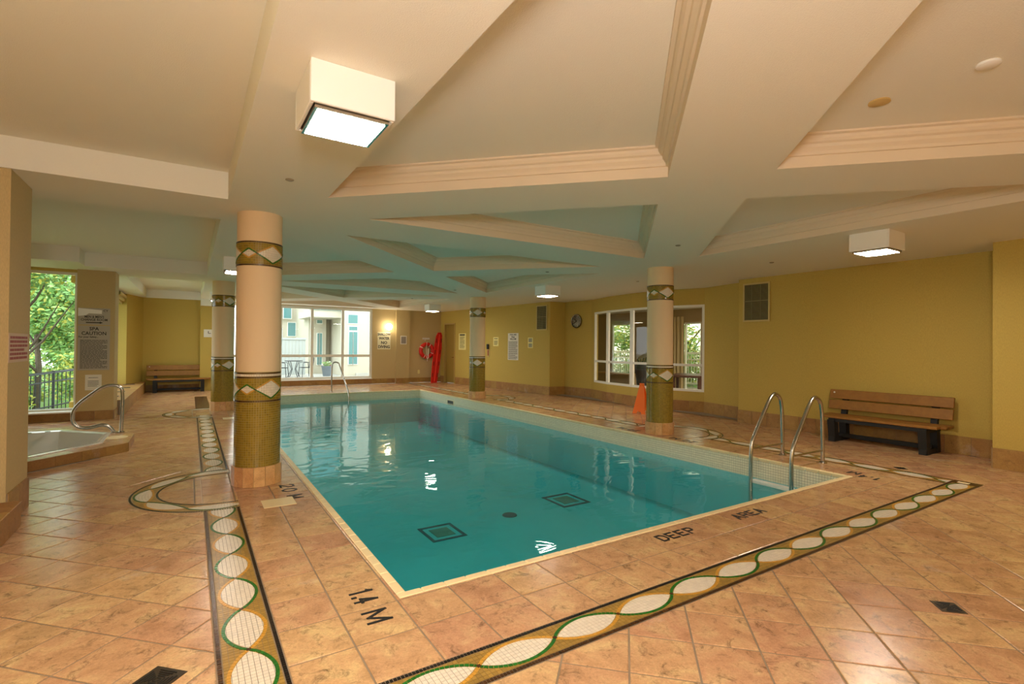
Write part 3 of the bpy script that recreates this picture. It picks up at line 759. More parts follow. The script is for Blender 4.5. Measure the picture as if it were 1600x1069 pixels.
def wall_cells(A, B, nrm, z0, z1, s=.033):
    A, B = Vector(A), Vector(B); L = (B-A).length; d = (B-A)/L; n = round(L/s); m = round((z1-z0)/s)
    fn = lambda u, v, h: (A.x+d.x*u+nrm[0]*h, A.y+d.y*u+nrm[1]*h, z0+v)
    wt.face([fn(0, 0, .002), fn(L, 0, .002), fn(L, z1-z0, .002), fn(0, z1-z0, .002)], 1)
    for i in range(n):
        for j in range(m): cell(wt, rect(L*i/n, L*(i+1)/n, (z1-z0)*j/m, (z1-z0)*(j+1)/m), .002, .0045, fn, 0, .0017)
wall_cells((px1, py0), (px1, py1), (-1, 0), -.265, -.034); wall_cells((px0, py1), (px1, py1), (0, -1), -.265, -.034)
wall_cells((px0, py0), (px0, py1), (1, 0), -.235, -.034); wall_cells((px0, py0), (px1, py0), (0, 1), -.235, -.034)
wt.build('waterline_tiles', [M_CREAM, M_PGROUT], basin, kind='stuff')
def pool_mark(cx, cy, sx, sy, name):
    r = MB()
    def fr(a, b_, m, z):
        for i in range(4):
            o = [(cx-a*sx, cy-a*sy), (cx+a*sx, cy-a*sy), (cx+a*sx, cy+a*sy), (cx-a*sx, cy+a*sy)]; q = [(cx-b_*sx, cy-b_*sy), (cx+b_*sx, cy-b_*sy), (cx+b_*sx, cy+b_*sy), (cx-b_*sx, cy+b_*sy)]
            j = (i+1) % 4; r.prism([o[i], o[j], q[j], q[i]], zb+.001, z, m)
    fr(.5, .41, 0, zb+.006); r.prism(rect(cx-.27*sx, cx+.27*sx, cy-.27*sy, cy+.27*sy), zb+.001, zb+.006, 1)
    r.build(name, [M_BMARK, M_BMARK2], basin)
pool_mark(2.84, 6.16, .48, .54, 'floor_marker'); pool_mark(5.14, 6.44, .54, .6, 'floor_marker')
b = MB(); b.lathe([(0, zb+.012), (.10, zb+.012), (.11, zb+.001)], 24, c=(3.97, 6.28, 0)); b.build('main_drain', M_BMARK, basin)
b = MB(); b.box(px1-.012, px1-.002, 13.05, 13.5, -.23, -.12); b.box(px1-.014, px1-.010, 13.09, 13.46, -.215, -.135, 1); b.build('skimmer_mouth', [M_COPING, M_DARK], basin)
b = MB()
b.box(px0-.03, px1+.03, py0-.03, py1+.03, zb-.05, WL)
tag(b.build('pool_water', M_WATER), 'teal water filling the swimming pool', 'water')['kind'] = 'stuff'

# pool ladder: two rails, three treads
lad = thing('pool_ladder', 'stainless steel pool ladder with two looped rails at the right edge of the pool', 'ladder', (6.84, 3.6, 0))
def rail_part(y):
    p = [(6.83, y, 0), (6.81, y, .62), (6.76, y, .80), (6.62, y, .86), (6.50, y, .76), (6.13, y, .27), (6.10, y, .12), (6.10, y, -.55)]
    p = fillet(p, .10, 5); b = MB(); b.tube([(a-6.84, c-3.6, d) for a, c, d in p], .024, 14)
    r = b.build('rail', M_STEEL, lad, smooth=True)
    b = MB(); b.lathe([(.05, 0), (.05, .008), (.03, .022), (.021, .024)], 20, c=(-.01, y-3.6, .002)); b.build('flange', M_STEEL, r, smooth=True)
    b = MB(); b.tube([(6.11-6.84, y-3.6, .16), (6.82-6.84, y-3.6, .16)], .013, 10); b.build('brace', M_STEEL, r, smooth=True)
rail_part(3.86); rail_part(3.34)
for z in (-.24, -.50):
    b = MB(); b.bbox(6.10-6.84, 6.19-6.84, -.26, .26, z-.03, z+.01, b=.006); b.build('tread', M_WHITE, lad)
# handrail at the shallow end
hr = thing('pool_handrail', 'slim stainless handrail standing on the far deck and bending into the water', 'handrail', (3.68, 16.05, 0))
P = [(3.66, 16.05, 0), (3.66, 16.05, .84), (3.72, 16.02, .92), (3.84, 15.98, .90), (4.02, 15.5, .05), (4.03, 15.45, -.10), (4.03, 15.42, -.6)]
b = MB(); b.tube([(a-3.68, c-16.05, d) for a, c, d in fillet(P, .06, 4)], .021, 10); b.build('rail', M_STEEL, hr, smooth=True)
b = MB(); b.lathe([(.05, 0), (.05, .01), (.021, .02)], 16, c=(-.02, 0, .002)); b.build('flange', M_STEEL, hr, smooth=True)

# ------------------------------------------------------------------ columns
CM = [M_CGROUT, M_TW, M_TGREEN, M_TGOLD, M_COLIV, M_TBROWN]
def column(x, y, label, rot, colr=None):
    t = thing('column', label, 'column', (x, y, 0), 0, 'tiled columns around the pool')
    b = MB(); b.lathe([(.212, .2), (.212, 1.16), (.214, 1.16), (.214, 2.8)], 60); b.build('shaft', M_PLASTER, t, smooth=True)
    n = 14
    b = MB(); b.prism([(.222*math.cos(2*PI*k/n), .226*math.sin(2*PI*k/n)) for k in range(n)], 0, .199); b.build('base_bed', M_CGROUT, t)
    for k in range(n):
        a0, a1 = 2*PI*k/n+.008, 2*PI*(k+1)/n-.008
        q = [(.224*math.cos(a0), .224*math.sin(a0)), (.238*math.cos(a0), .238*math.sin(a0)), (.238*math.cos(a1), .238*math.sin(a1)), (.224*math.cos(a1), .224*math.sin(a1))]
        m = MB(); m.prism(q, .002, .2); m.build('base_tile', M_CBASE, t)
    Rm = .214
    fn = lambda u, v, h: ((Rm+h)*math.cos(u/Rm), (Rm+h)*math.sin(u/Rm), v)
    C = 2*PI*Rm; NC = 58; s = C/NC
    mb = MB()
    def rows(z0, z1, m, hh=.006, ns=None, nc=NC):
        k = ns or max(1, round((z1-z0)/s))
        for j in range(k):
            for i in range(nc): cell(mb, rect(C*i/nc, C*(i+1)/nc, z0+(z1-z0)*j/k, z0+(z1-z0)*(j+1)/k), 0, hh, fn, m, .0016)
    for z0, z1 in ((.2, 1.165), (2.245, 2.495)):
        for i in range(58): mb.face([fn(C*i/58, z0, .0035), fn(C*(i+1)/58, z0, .0035), fn(C*(i+1)/58, z1, .0035), fn(C*i/58, z1, .0035)], 0)
    rows(.2, .855, 4); rows(.855, .878, 5, ns=1, nc=90); 
    rows(1.098, 1.118, 5, ns=1, nc=90); rows(1.118, 1.142, 1, ns=1); rows(1.142, 1.160, 5, ns=1, nc=90)
    rows(2.245, 2.263, 5, ns=1, nc=90); rows(2.477, 2.495, 5, ns=1, nc=90)
    dia = []
    for z0, z1 in ((.878, 1.098), (2.263, 2.477)):
        zc = (z0+z1)/2; hb = (z1-z0)/2-.014; hs = hb*.52
        segs = []
        for k in range(3):
            st = math.radians(120*k+rot); segs += [(st, st+math.radians(40), hs, 1), (st+math.radians(40), st+math.radians(120), hb, -1)]
        # fields
        kk = round((z1-z0)/s)
        D = []
        for a0, a1, hh, sg in segs:
            uc = (a0+a1)/2*Rm; hw = (a1-a0)/2*Rm; D.append((uc, hw, hh))
        def ins(u, v, pad=0):
            for uc, hw, hh in D:
                du = (u-uc+C/2) % C-C/2
                if abs(du)/hw+abs(v-zc)/hh < 1-pad: return True
            return False
        for j in range(kk):
            for i in range(NC):
                u0, u1, v0, v1 = C*i/NC, C*(i+1)/NC, z0+(z1-z0)*j/kk, z0+(z1-z0)*(j+1)/kk
                if all(ins(u, v, .02) for u in (u0, u1) for v in (v0, v1)): continue
                cell(mb, rect(u0, u1, v0, v1), 0, .006, fn, 4, .0011)
        for (a0, a1, hh, sg), (uc, hw, _) in zip(segs, D):
            dia.append([(uc-hw+.010, zc), (uc, zc-hh+.010), (uc+hw-.010, zc), (uc, zc+hh-.010)])
            strip(mb, [(uc-hw, zc), (uc, zc+sg*hh), (uc+hw, zc)], .013, 0, .0078, fn, 2)
            strip(mb, [(uc-hw, zc), (uc, zc-sg*hh), (uc+hw, zc)], .013, 0, .0072, fn, 3)
            cell(mb, rect(uc-hw-.008, uc-hw+.008, zc-.008, zc+.008), 0, .0088, fn, 5, .001)
    mb.build('mosaic', CM, t, kind='stuff')
    for q in dia:
        d = MB(); x0 = min(p[0] for p in q); x1 = max(p[0] for p in q); y0 = min(p[1] for p in q); y1 = max(p[1] for p in q)
        nx = max(1, round((x1-x0)/s)); ny = max(1, round((y1-y0)/s))
        for i in range(nx):
            for j in range(ny):
                c = clip_poly(rect(x0+(x1-x0)*i/nx, x0+(x1-x0)*(i+1)/nx, y0+(y1-y0)*j/ny, y0+(y1-y0)*(j+1)/ny), q)
                if len(c) > 2: cell(d, c, 0, .0066, fn, 1, .0009)
        d.build('white_diamond', CM, t)
    return t
def view_rot(x, y, off):
    """angle so that the pattern sits as seen: off degrees right of the line of sight"""
    vd = math.degrees(math.atan2(-y, -x)); return vd+off
# going right on the image = increasing angle (counter-clockwise seen from above, facing side)
column(*COLS[0], 'nearest column left of the pool, peach plaster over green-gold mosaic', view_rot(*COLS[0], -47))
column(*COLS[1], 'near column on the right side of the pool beside the orange cone', view_rot(*COLS[1], -47))
column(*COLS[2], 'far column on the right side of the pool in front of the yellow wall', view_rot(*COLS[2], -80))
column(*COLS[3], 'column partly hidden behind the nearest left column', view_rot(*COLS[3], -47))

# ------------------------------------------------------------------ ceiling lights
def ceiling_light(x, y, label):
    t = thing('ceiling_light', label, 'ceiling light', (x, y, ZC), 0, 'square white ceiling lights')
    b = MB(); s = .205
    b.bbox(-s, s, -s, -s+.02, -.205, 0, b=.004); b.bbox(-s, s, s-.02, s, -.205, 0, b=.004); b.bbox(-s, -s+.02, -s+.02, s-.02, -.205, 0, b=.004); b.bbox(s-.02, s, -s+.02, s-.02, -.205, 0, b=.004)
    b.box(-s+.02, s-.02, -s+.02, s-.02, -.17, -.15)
    b.build('housing', M_WHITE, t)
    b = MB(); f = .165
    for q in ((-.18, .18, -.18, -f), (-.18, .18, f, .18), (-.18, -f, -f, f), (f, .18, -f, f)): b.box(*q, -.222, -.172)
    b.build('lens_frame', M_STEEL, t)
    b = MB(); n = 8
    for i in range(n):
        for j in range(n):
            def z(u, v): return -.224-.014*(1-(2*u-1)**4)*(1-(2*v-1)**4)
            P = [((-f+2*f*a/n), (-f+2*f*c/n), z(a/n, c/n)) for a, c in ((i, j), (i, j+1), (i+1, j+1), (i+1, j))]
            b.face(P)
    b.build('lens', M_LENS, t, smooth=True)
    return t
for x, y, l in ((.665, 2.71, 'large square ceiling light nearest the camera'), (6.74, 2.71, 'square ceiling light above the right-hand bench'), (6.74, 9.16, 'square ceiling light over the far right deck near the wall clock'),
                (6.74, 15.55, 'farthest square ceiling light near the red life ring'), (.62, 9.17, 'square ceiling light half hidden behind the nearest column'), (.62, 15.55, 'square ceiling light hidden in the far left beam'),
                (.665, -2.6, 'square ceiling light behind the camera on the left'), (6.74, -2.6, 'square ceiling light behind the camera on the right'), (3.7, -2.9, 'square ceiling light behind the camera in the middle')):
    ceiling_light(x, y, l)
def globe(x, y, z, label):
    t = thing('wall_lamp', label, 'wall lamp', (x, y, z), 0, 'white globe wall lamps')
    b = MB(); b.lathe([(.07, 0), (.07, -.02), (.03, -.05)], 20, ax='y'); b.build('wall_plate', M_WHITE, t, smooth=True)
    b = MB(); b.lathe([(.001, -.12)]+[(.12*math.sin(a), -.12*math.cos(a)) for a in [PI*k/12 for k in range(1, 12)]]+[(.001, .12)], 20, c=(0, -.16, 0)); b.build('shade', M_GLOBE, t, smooth=True)
globe(6.31, 18.75, 2.14, 'lit globe lamp above the shallow water sign'); globe(1.22, 18.75, 2.14, 'lit globe lamp just left of the near left column')
# ceiling bits
SP = [((.67, 4.48), 'sprinkler cap on the ceiling beam in front of the nearest column'), ((5.40, 4.46), 'sprinkler cap left of the right near column top'), ((7.65, 4.51), 'sprinkler cap above the right wall vent'),
      ((7.68, 7.35), 'sprinkler cap above the clock end of the interior window'), ((5.42, 7.38), 'sprinkler cap on the beam beside the small light'), ((5.39, 11.1), 'sprinkler cap near the top of the far right column'), ((5.37, 13.86), 'farthest sprinkler cap above the pool')]
for (x, y), l in SP:
    b = MB(); b.lathe([(.032, 0), (.034, -.006), (.022, -.012), (.001, -.013)], 20); tag(b.build('sprinkler_cap', mat('sprinkler_brass', (150, 140, 116), .4), loc=(x, y, ZC)), l, 'sprinkler', 'sprinkler caps on the ceiling')
b = MB(); b.lathe([(.058, 0), (.06, -.008), (.05, -.012), (.001, -.012)], 32); tag(b.build('ceiling_speaker', M_SPK, loc=(3.66, 1.46, 3.02), smooth=True), 'round tan ceiling speaker in the upper right coffer', 'speaker')
b = MB(); b.lathe([(.052, 0), (.054, -.012), (.045, -.018), (.001, -.018)], 32); tag(b.build('smoke_detector', M_WHITE, loc=(3.66, .94, 3.02), smooth=True), 'round white ceiling disc right of the tan speaker', 'detector')
b = MB(); b.lathe([(.04, 0), (.04, -.03), (.036, -.05), (.02, -.066), (.001, -.07)], 20); tag(b.build('security_camera', M_DARK, loc=(7.45, 17.4, ZC), smooth=True), 'small dark dome camera under the far ceiling', 'camera')

# ------------------------------------------------------------------ benches
def bench(loc, rz, label, H=1.0, W=1.62):
    t = thing('bench', label, 'bench', loc, rz, 'slatted wooden benches'); h = W/2
    # local: x along, y back towards the wall (+), seat front at -y
    def leg(x, y0, y1, w0, w1, z1):
        b = MB(); T = lambda p: (p[0], p[1]+(y0 if p[2] < .1 else y1), p[2])
        b.box(x-.05, x+.05, -w0/2, w0/2, 0, z1, T=T); return b
    for x in (-h+.22, h-.22):
        s = MB(); s.box(x-.045, x+.045, -.30, .20, 0, .07); s.box(x-.045, x+.045, -.30, .20, .30, .365)
        s.build('side_frame', M_BLACKR, t)
        leg(x, -.22, -.27, .12, .12, .34).build('leg', M_BLACKR, t)
        leg(x, .13, .10, .12, .12, .34).build('leg', M_BLACKR, t)
        b = MB(); T = lambda p: (p[0], p[1]+.10+max(0, p[2]-.34)*.22, p[2]); b.box(x-.04, x+.04, -.03, .03, .34, .74, T=T); b.build('back_post', M_BLACKR, t)
    b = MB(); b.box(-h+.2, h-.2, -.29, -.24, .31, .36); b.box(-h+.2, h-.2, -.05, 0, .05, .11); b.build('rail', M_BLACKR, t)
    for i, y in enumerate((-.30, -.155, -.01)):
        b = MB(); o = -.03 if i == 0 else .04; b.bbox(-h+(.06 if i == 0 else 0), h-(.06 if i == 0 else 0), y, y+.13, .365, .405, b=.006); b.build('seat_slat', M_WOOD, t)
    for z in (.48, .645):
        b = MB(); T = lambda p, z=z: (p[0], p[1]+.03+(p[2]-.34)*.22, p[2]); b.bbox(-h, h, -.0, .038, z, z+.145, b=.006, T=T); s = b.build('back_slat', M_WOOD, t)
        if z > .6:
            k = MB(); k.lathe([(.014, 0), (.014, -.004), (.001, -.005)], 12, ax='y', c=(-h+.07, .03+(.745-.34)*.22-.002, .745)); k.build('label_dot', M_WHITE, s)
    return t
bench((8.86, 3.47, 0), -PI/2, 'wooden slatted bench with black frame against the yellow wall on the right')
bench((-.27, 18.2, 0), 0, 'wooden slatted bench against the far back wall on the left')

# ------------------------------------------------------------------ doors, vents, signs on walls
ang_wb = math.atan2(WBa.y-WBb.y, WBa.x-WBb.x)       # local x runs towards the camera along wall B
def on_wb(y): s = (y-WBa.y)/(WBb.y-WBa.y); return WBa.x+(WBb.x-WBa.x)*s
def panel(w, h, t, parent, m, name='panel', z=0, x=0, y=0): b = MB(); b.bbox(x-w/2, x+w/2, y-t, y, z-h/2, z+h/2, b=min(.003, t*.4)); return b.build(name, m, parent)
def lines(parent, w, h, zc, n, m, y, name='print_lines', x=0, th=.45):
    b = MB(); rs = random.Random(n)
    for i in range(n):
        z = zc+h/2-h*(i+.5)/n; k = h/n*th; xx = -w/2
        end = w/2-(rs.random()*.3*w if i % 4 == 3 else 0)
        while xx < end:
            l = min(rs.uniform(.05, .16)*w, end-xx); b.box(x+xx, x+xx+l*.86, y-.0008, y, z-k/2, z+k/2); xx += l
    b.build(name, m, parent, kind='stuff')
# door in the right-hand far wall
dl = Vector(wb(.955)); dr = Vector(wb(.83)); dw = (dl-dr).length; dm = (dl+dr)/2
d = thing('door_1', '', '', (dm.x, dm.y, 0), ang_wb); del d['label']; del d['category']; struct(d)
b = MB(); b.box(-dw/2, -dw/2+.05, -.02, .13, 0, 2.33); b.box(dw/2-.05, dw/2, -.02, .13, 0, 2.33); b.box(-dw/2+.05, dw/2-.05, -.02, .13, 2.28, 2.33); b.build('door_frame', mat('door_frame_paint', (178, 150, 84), .5), d)
b = MB(); b.bbox(-dw/2+.05, dw/2-.05, .06, .11, .01, 2.28, b=.004); lf = b.build('door_leaf', M_DOOR, d)
b = MB(); b.tube([(.28, .055, 1.0), (.28, .0, 1.0), (.17, .0, 1.0)], .011, 8); b.build('door_handle', M_STEEL, lf, smooth=True)
def vent(loc, rz, w, h, label):
    t = thing('wall_vent', label, 'vent', loc, rz, 'tall louvred wall vents')
    b = MB(); f = .03
    b.box(-w/2, w/2, -.015, 0, h/2-f, h/2); b.box(-w/2, w/2, -.015, 0, -h/2, -h/2+f); b.box(-w/2, -w/2+f, -.015, 0, -h/2+f, h/2-f); b.box(w/2-f, w/2, -.015, 0, -h/2+f, h/2-f); b.build('frame', mat('vent_frame', (196, 176, 110), .5), t)
    b = MB(); b.box(-w/2+f, w/2-f, -.003, 0, -h/2+f, h/2-f); b.build('backing', mat('vent_dark', (70, 64, 40), .8), t)
    n = 26
    for i in range(n):
        z = -h/2+f+(h-2*f)*(i+.5)/n; b = MB(); T = lambda p, z=z: (p[0], p[1]-.004-(z-p[2])*.5, p[2]); b.box(-w/2+f, w/2-f, -.004, 0, z-.009, z+.006, T=T); b.build('louvre', M_VENT, t)
    b = MB()
    for x in (-w/6, w/6): b.box(x-.004, x+.004, -.016, -.01, -h/2+f, h/2-f)
    b.box(-w/2+f, w/2-f, -.016, -.01, .02, .035); b.build('divider', M_VENT, t)
vent((9.096, 5.66, 2.335), -PI/2, .54, .74, 'large louvred vent high on the bench wall')
vent((on_wb(12.57)-.006, 12.57, 2.33), ang_wb, .5, .76, 'louvred vent on the far yellow wall near the clock corner')
# notices on wall B
def notice(name, label, cat, y0, y1, z0, z1, m):
    ym = (y0+y1)/2; t = thing(name, label, cat, (on_wb(ym)-.002, ym, (z0+z1)/2), ang_wb); panel(abs(y1-y0), z1-z0, .006, t, m, 'sheet'); return t
t = notice('notice_board', 'narrow yellow-edged notice with black heading right of the door', 'sign', 17.37, 16.86, 1.30, 1.92, M_PAPERY); panel(.36, .05, .002, t, M_INK, 'heading', z=.25, y=-.006); lines(t, .34, .46, -.03, 16, mat('grey_ink', (96, 92, 60), .7), -.0062)
t = notice('paper_notice', 'small pale yellow paper right of the emergency phone', 'notice', 15.11, 14.80, 1.45, 1.76, M_PAPERY); lines(t, .2, .05, .1, 1, M_INK, -.0062, 'heading'); lines(t, .22, .16, -.04, 4, M_INK, -.0062)
t = notice('rules_sign', 'tall white rules sign with bold heading on the yellow wall', 'sign', 14.27, 13.71, 1.0, 1.88, M_PAPER)
text('POOL AND', .07, t, M_INK, (0, -.0066, .385), bold=.002); text('Water', .07, t, M_INK, (0, -.0066, .315), bold=.002); text('WELCOME', .07, t, M_INK, (0, -.0066, .245), bold=.002); lines(t, .48, .60, -.12, 20, M_INK, -.0062)
t = notice('switch_plates', 'pair of small white framed cards beside the rules sign', 'card', 13.23, 12.98, 1.40, 1.73, M_PAPERY)
for z in (.08, -.08): panel(.17, .12, .004, t, mat('card_grey', (150, 148, 120), .6), 'card', z=z, y=-.006)
t = thing('emergency_phone', 'black wall phone with hanging red cord plate beside the far right column', 'phone', (on_wb(15.4)-.002, 15.4, 1.32), ang_wb)
panel(.16, .46, .01, t, mat('phone_plate', (190, 160, 90), .5), 'back_plate', z=-.02); b = MB(); b.bbox(-.055, .055, -.06, -.01, .02, .2, b=.015); b.build('handset', M_INK, t)
b = MB(); b.box(-.025, .025, -.02, -.01, -.2, -.01); b.build('cord_strip', M_REDINK, t)
# clock
ca = math.atan2(12.12-11.05, 9.58-9.71)
t = thing('wall_clock', 'round steel-rimmed wall clock between the vent and the interior window', 'clock', (9.645, 11.62, 2.21), ca+PI)
b = MB(); b.lathe([(.20, 0), (.21, -.03), (.20, -.055), (.175, -.05), (.17, -.03)], 40, ax='y'); b.build('rim', mat('clock_rim', (120, 112, 96), .25, metal=1), t, smooth=True)
b = MB(); b.lathe([(.001, -.03), (.172, -.03), (.172, -.02)], 40, ax='y'); fc = b.build('face', M_PAPER, t)
b = MB()
for k in range(12):
    a = k*PI/6; T = lambda p, a=a: (p[0]*math.cos(a)+p[2]*math.sin(a), p[1], -p[0]*math.sin(a)+p[2]*math.cos(a)); b.box(-.006, .006, -.034, -.031, .13, .16, T=T)
b.build('hour_marks', M_INK, fc, kind='stuff')
for a, l, w in ((-2.2, .11, .010), (-.9, .14, .008)):
    b = MB(); T = lambda p, a=a: (p[0]*math.cos(a)+p[2]*math.sin(a), p[1], -p[0]*math.sin(a)+p[2]*math.cos(a)); b.box(-w, w, -.038, -.035, -.02, l, T=T); b.build('hand', M_INK, fc)
# far wall signs
t = thing('warning_sign', 'cream sign reading shallow water no diving on the far wall', 'sign', (6.17, 18.75, 1.615)); panel(.5, .65, .008, t, mat('sign_cream', (238, 232, 196), .6), 'sheet')
for i, w_ in enumerate(('SHALLOW', 'WATER', 'NO', 'DIVING')): text(w_, (.135, .135, .15, .15)[i], t, M_INK, (0, -.009, (.235, .085, -.08, -.235)[i]), bold=.005, sx=(.78, .85, 1, .9)[i])
t = thing('framed_notice', 'small grey framed notice on the far pilaster', 'notice', (6.91, 18.68, 1.65)); panel(.25, .33, .012, t, M_PAPER, 'frame'); panel(.19, .26, .002, t, mat('notice_grey', (150, 140, 130), .6), 'sheet', y=-.012)
t = thing('wall_outlet', 'small white outlet plate low on the far wall below the life ring', 'outlet', (7.57, 18.75, .42)); panel(.08, .14, .008, t, M_PAPERY, 'plate')
b = MB(); b.box(-.012, .012, -.0095, -.008, .02, .04); b.box(-.012, .012, -.0095, -.008, -.04, -.02); b.build('sockets', M_INK, t, kind='stuff')
# life ring
t = thing('life_ring', 'red life ring hanging on the far wall', 'life ring', (7.85, 18.63, 1.25))
P = [(.25*math.cos(2*PI*k/40), 0, .25*math.sin(2*PI*k/40)) for k in range(40)]
b = MB(); b.tube(P, .075, 14, closed=True); b.build('ring', M_RED, t, smooth=True)
for k in range(4):
    a = PI/4+k*PI/2+.3; c = (.25*math.cos(a), 0, .25*math.sin(a)); tn = Vector((-math.sin(a), 0, math.cos(a))); rd = Vector((math.cos(a), 0, math.sin(a)))
    q = []
    for j in range(16):
        an = 2*PI*j/16; q.append(Vector(c)+rd*.079*math.cos(an)+Vector((0, 1, 0))*.079*math.sin(an))
    b = MB()
    for j in range(16):
        p1, p2 = q[j], q[(j+1) % 16]; b.face([p1-tn*.012, p2-tn*.012, p2+tn*.012, p1+tn*.012])
    b.build('reflective_band', M_PAPER, t)
b = MB(); b.tube(fillet([(-.02, -.06, .34), (-.05, -.07, .1), (-.03, -.07, -.3), (.05, -.07, -.3), (.04, -.07, .1), (.0, -.06, -.42)], .05, 4), .012, 8); b.build('rope', M_PAPER, t, smooth=True)
t = thing('hook_bracket', 'small white hook bracket above the life ring', 'hook', (7.86, 18.75, 1.72)); panel(.30, .07, .02, t, M_PAPER, 'plate'); 
for hx in (-.08, .08):
    b = MB(); b.tube([(hx, -.02, 0), (hx, -.1, -.02), (hx, -.11, -.09 if hx < 0 else .03)], .012, 8); b.build('hook', M_PAPER, t)
# rescue board leaning in the corner
t = thing('rescue_board', 'long red rescue board leaning upright in the far right corner', 'rescue board', (8.03, 18.30, 0), .1)
def board_poly(): return [(-.17, 0), (.17, 0), (.21, .6), (.22, 1.35), (.17, 1.85), (.09, 1.98), (-.09, 1.98), (-.17, 1.85), (-.22, 1.35), (-.21, .6)]
b = MB(); BP = board_poly(); f_ = lambda p, y: (p[0]*.74+.34*p[1]/2, y+.09*p[1], p[1]*.995)
for k in range(len(BP)):
    j = (k+1) % len(BP); b.face([f_(BP[k], 0), f_(BP[j], 0), f_(BP[j], .05), f_(BP[k], .05)])
b.face([f_(p, 0) for p in BP]); b.face([f_(p, .05) for p in reversed(BP)]); b.build('board', M_RED, t)
for z in (.3, .75, 1.2, 1.65):
    for s in (-1, 1):
        b = MB(); c = (s*.15, z); b.face([f_((c[0]-.02, c[1]-.08), -.003), f_((c[0]+.02, c[1]-.08), -.003), f_((c[0]+.02, c[1]+.08), -.003), f_((c[0]-.02, c[1]+.08), -.003)])
        b.box(c[0]*.74-.018+.34*z/2, c[0]*.74+.018+.34*z/2, 
              .09*z-.004, .09*z, z-.07, z+.07); b.build('hand_slot', mat('dark_red', (120, 12, 12), .5), t)
b = MB(); b.tube([f_((0, .05), -.012), f_((.0, 1.9), -.012)], .016, 8); b.build('centre_rib', mat('bright_red', (240, 60, 40), .4), t)
# cone sign
t = thing('floor_sign', 'orange folding wet floor sign standing behind the right near column', 'floor sign', (8.43, 7.92, 0), -1.25)
for s in (-1, 1):
    b = MB(); Q = [(-.15, 0), (-.06, 0), (-.03, .06), (.03, .06), (.06, 0), (.15, 0), (.05, .62), (-.05, .62)]; T = lambda p, y: (p[0], s*(.14*(1-p[1]/.62)+.008)+y, p[1])
    for k in range(8):
        j = (k+1) % 8; b.face([T(Q[k], 0), T(Q[j], 0), T(Q[j], .012), T(Q[k], .012)])
    b.face([T(Q[i], 0) for i in (0, 1, 2, 7)]); b.face([T(Q[i], 0) for i in (2, 3, 6, 7)]); b.face([T(Q[i], 0) for i in (3, 4, 5, 6)])
    b.face([T(Q[i], .012) for i in (7, 2, 1, 0)]); b.face([T(Q[i], .012) for i in (7, 6, 3, 2)]); b.face([T(Q[i], .012) for i in (6, 5, 4, 3)])
    b.build('leaf', M_ORANGE, t)
b = MB(); b.bbox(-.05, .05, -.02, .03, .60, .66, b=.008); b.build('hinge_handle', M_ORANGE, t)

# signs on the left pier
X0 = -1.525
t = thing('change_room_sign', 'grey change room sign with arrow and torn white paper, topmost on the left pier', 'sign', (X0, 12.2, 1.935)); panel(.47, .31, .004, t, mat('sheet_grey', (176, 170, 156), .6), 'sheet')
text("MEN & MEN'S", .06, t, M_INK, (0, -.0052, -.01), bold=.001, sx=.8); text('CHANGE ROOM', .062, t, M_INK, (0, -.0052, -.065), bold=.001, sx=.85); text('CY', .055, t, M_INK, (.165, -.0052, .11), bold=.001)
b = MB(); b.box(-.12, .08, -.006, -.004, -.125, -.108); b.face([(.08, -.006, -.135), (.13, -.006, -.1165), (.08, -.006, -.098)]); b.build('arrow', M_INK, t)
b = MB(); b.prism([(-.235, .0), (-.12, .02), (-.08, .055), (.11, .05), (.11, .12), (-.235, .15)], .004, .006); o = b.build('torn_paper', M_WHITE, t); o.rotation_euler = (PI/2, 0, 0)
t = thing('spa_caution_sign', 'tall grey spa caution sign in the middle of the left pier', 'sign', (X0, 12.2, 1.345)); panel(.47, .83, .004, t, mat('sheet_grey', (176, 170, 156), .6), 'sheet')
text('SPA', .085, t, M_INK, (0, -.0052, .355), bold=.0015); text('CAUTION', .09, t, M_INK, (0, -.0052, .27), bold=.0015, sx=.9); text('For your Safety...', .042, t, M_INK, (-.08, -.0052, .205), bold=.001); lines(t, .40, .54, -.115, 22, M_INK, -.0046, th=.4)
t = thing('small_pier_notice', 'small white typed notice lowest on the left pier', 'notice', (X0, 12.2, .70)); panel(.24, .29, .004, t, M_PAPER, 'sheet'); lines(t, .14, .02, .09, 1, M_INK, -.0046); lines(t, .16, .12, -.02, 4, M_INK, -.0046, th=.3)
t = thing('red_text_sign', 'pale sign with red lettering on the side of the near left pillar', 'sign', (-1.2, 5.72, 1.40), PI/2); panel(.56, .235, .004, t, mat('sheet_beige', (206, 182, 156), .6), 'sheet'); lines(t, .50, .2, .0, 6, M_REDINK, -.0046, th=.62)
t = thing('square_clock', 'small white square dial on the beam post at the far left', 'clock', (.46, 18.2, 1.76)); panel(.24, .24, .012, t, M_PAPER, 'case'); b = MB(); b.box(-.008, .008, -.015, -.012, 0, .07); b.box(0, .07, -.015, -.012, -.008, .008); b.build('hands', M_INK, t)

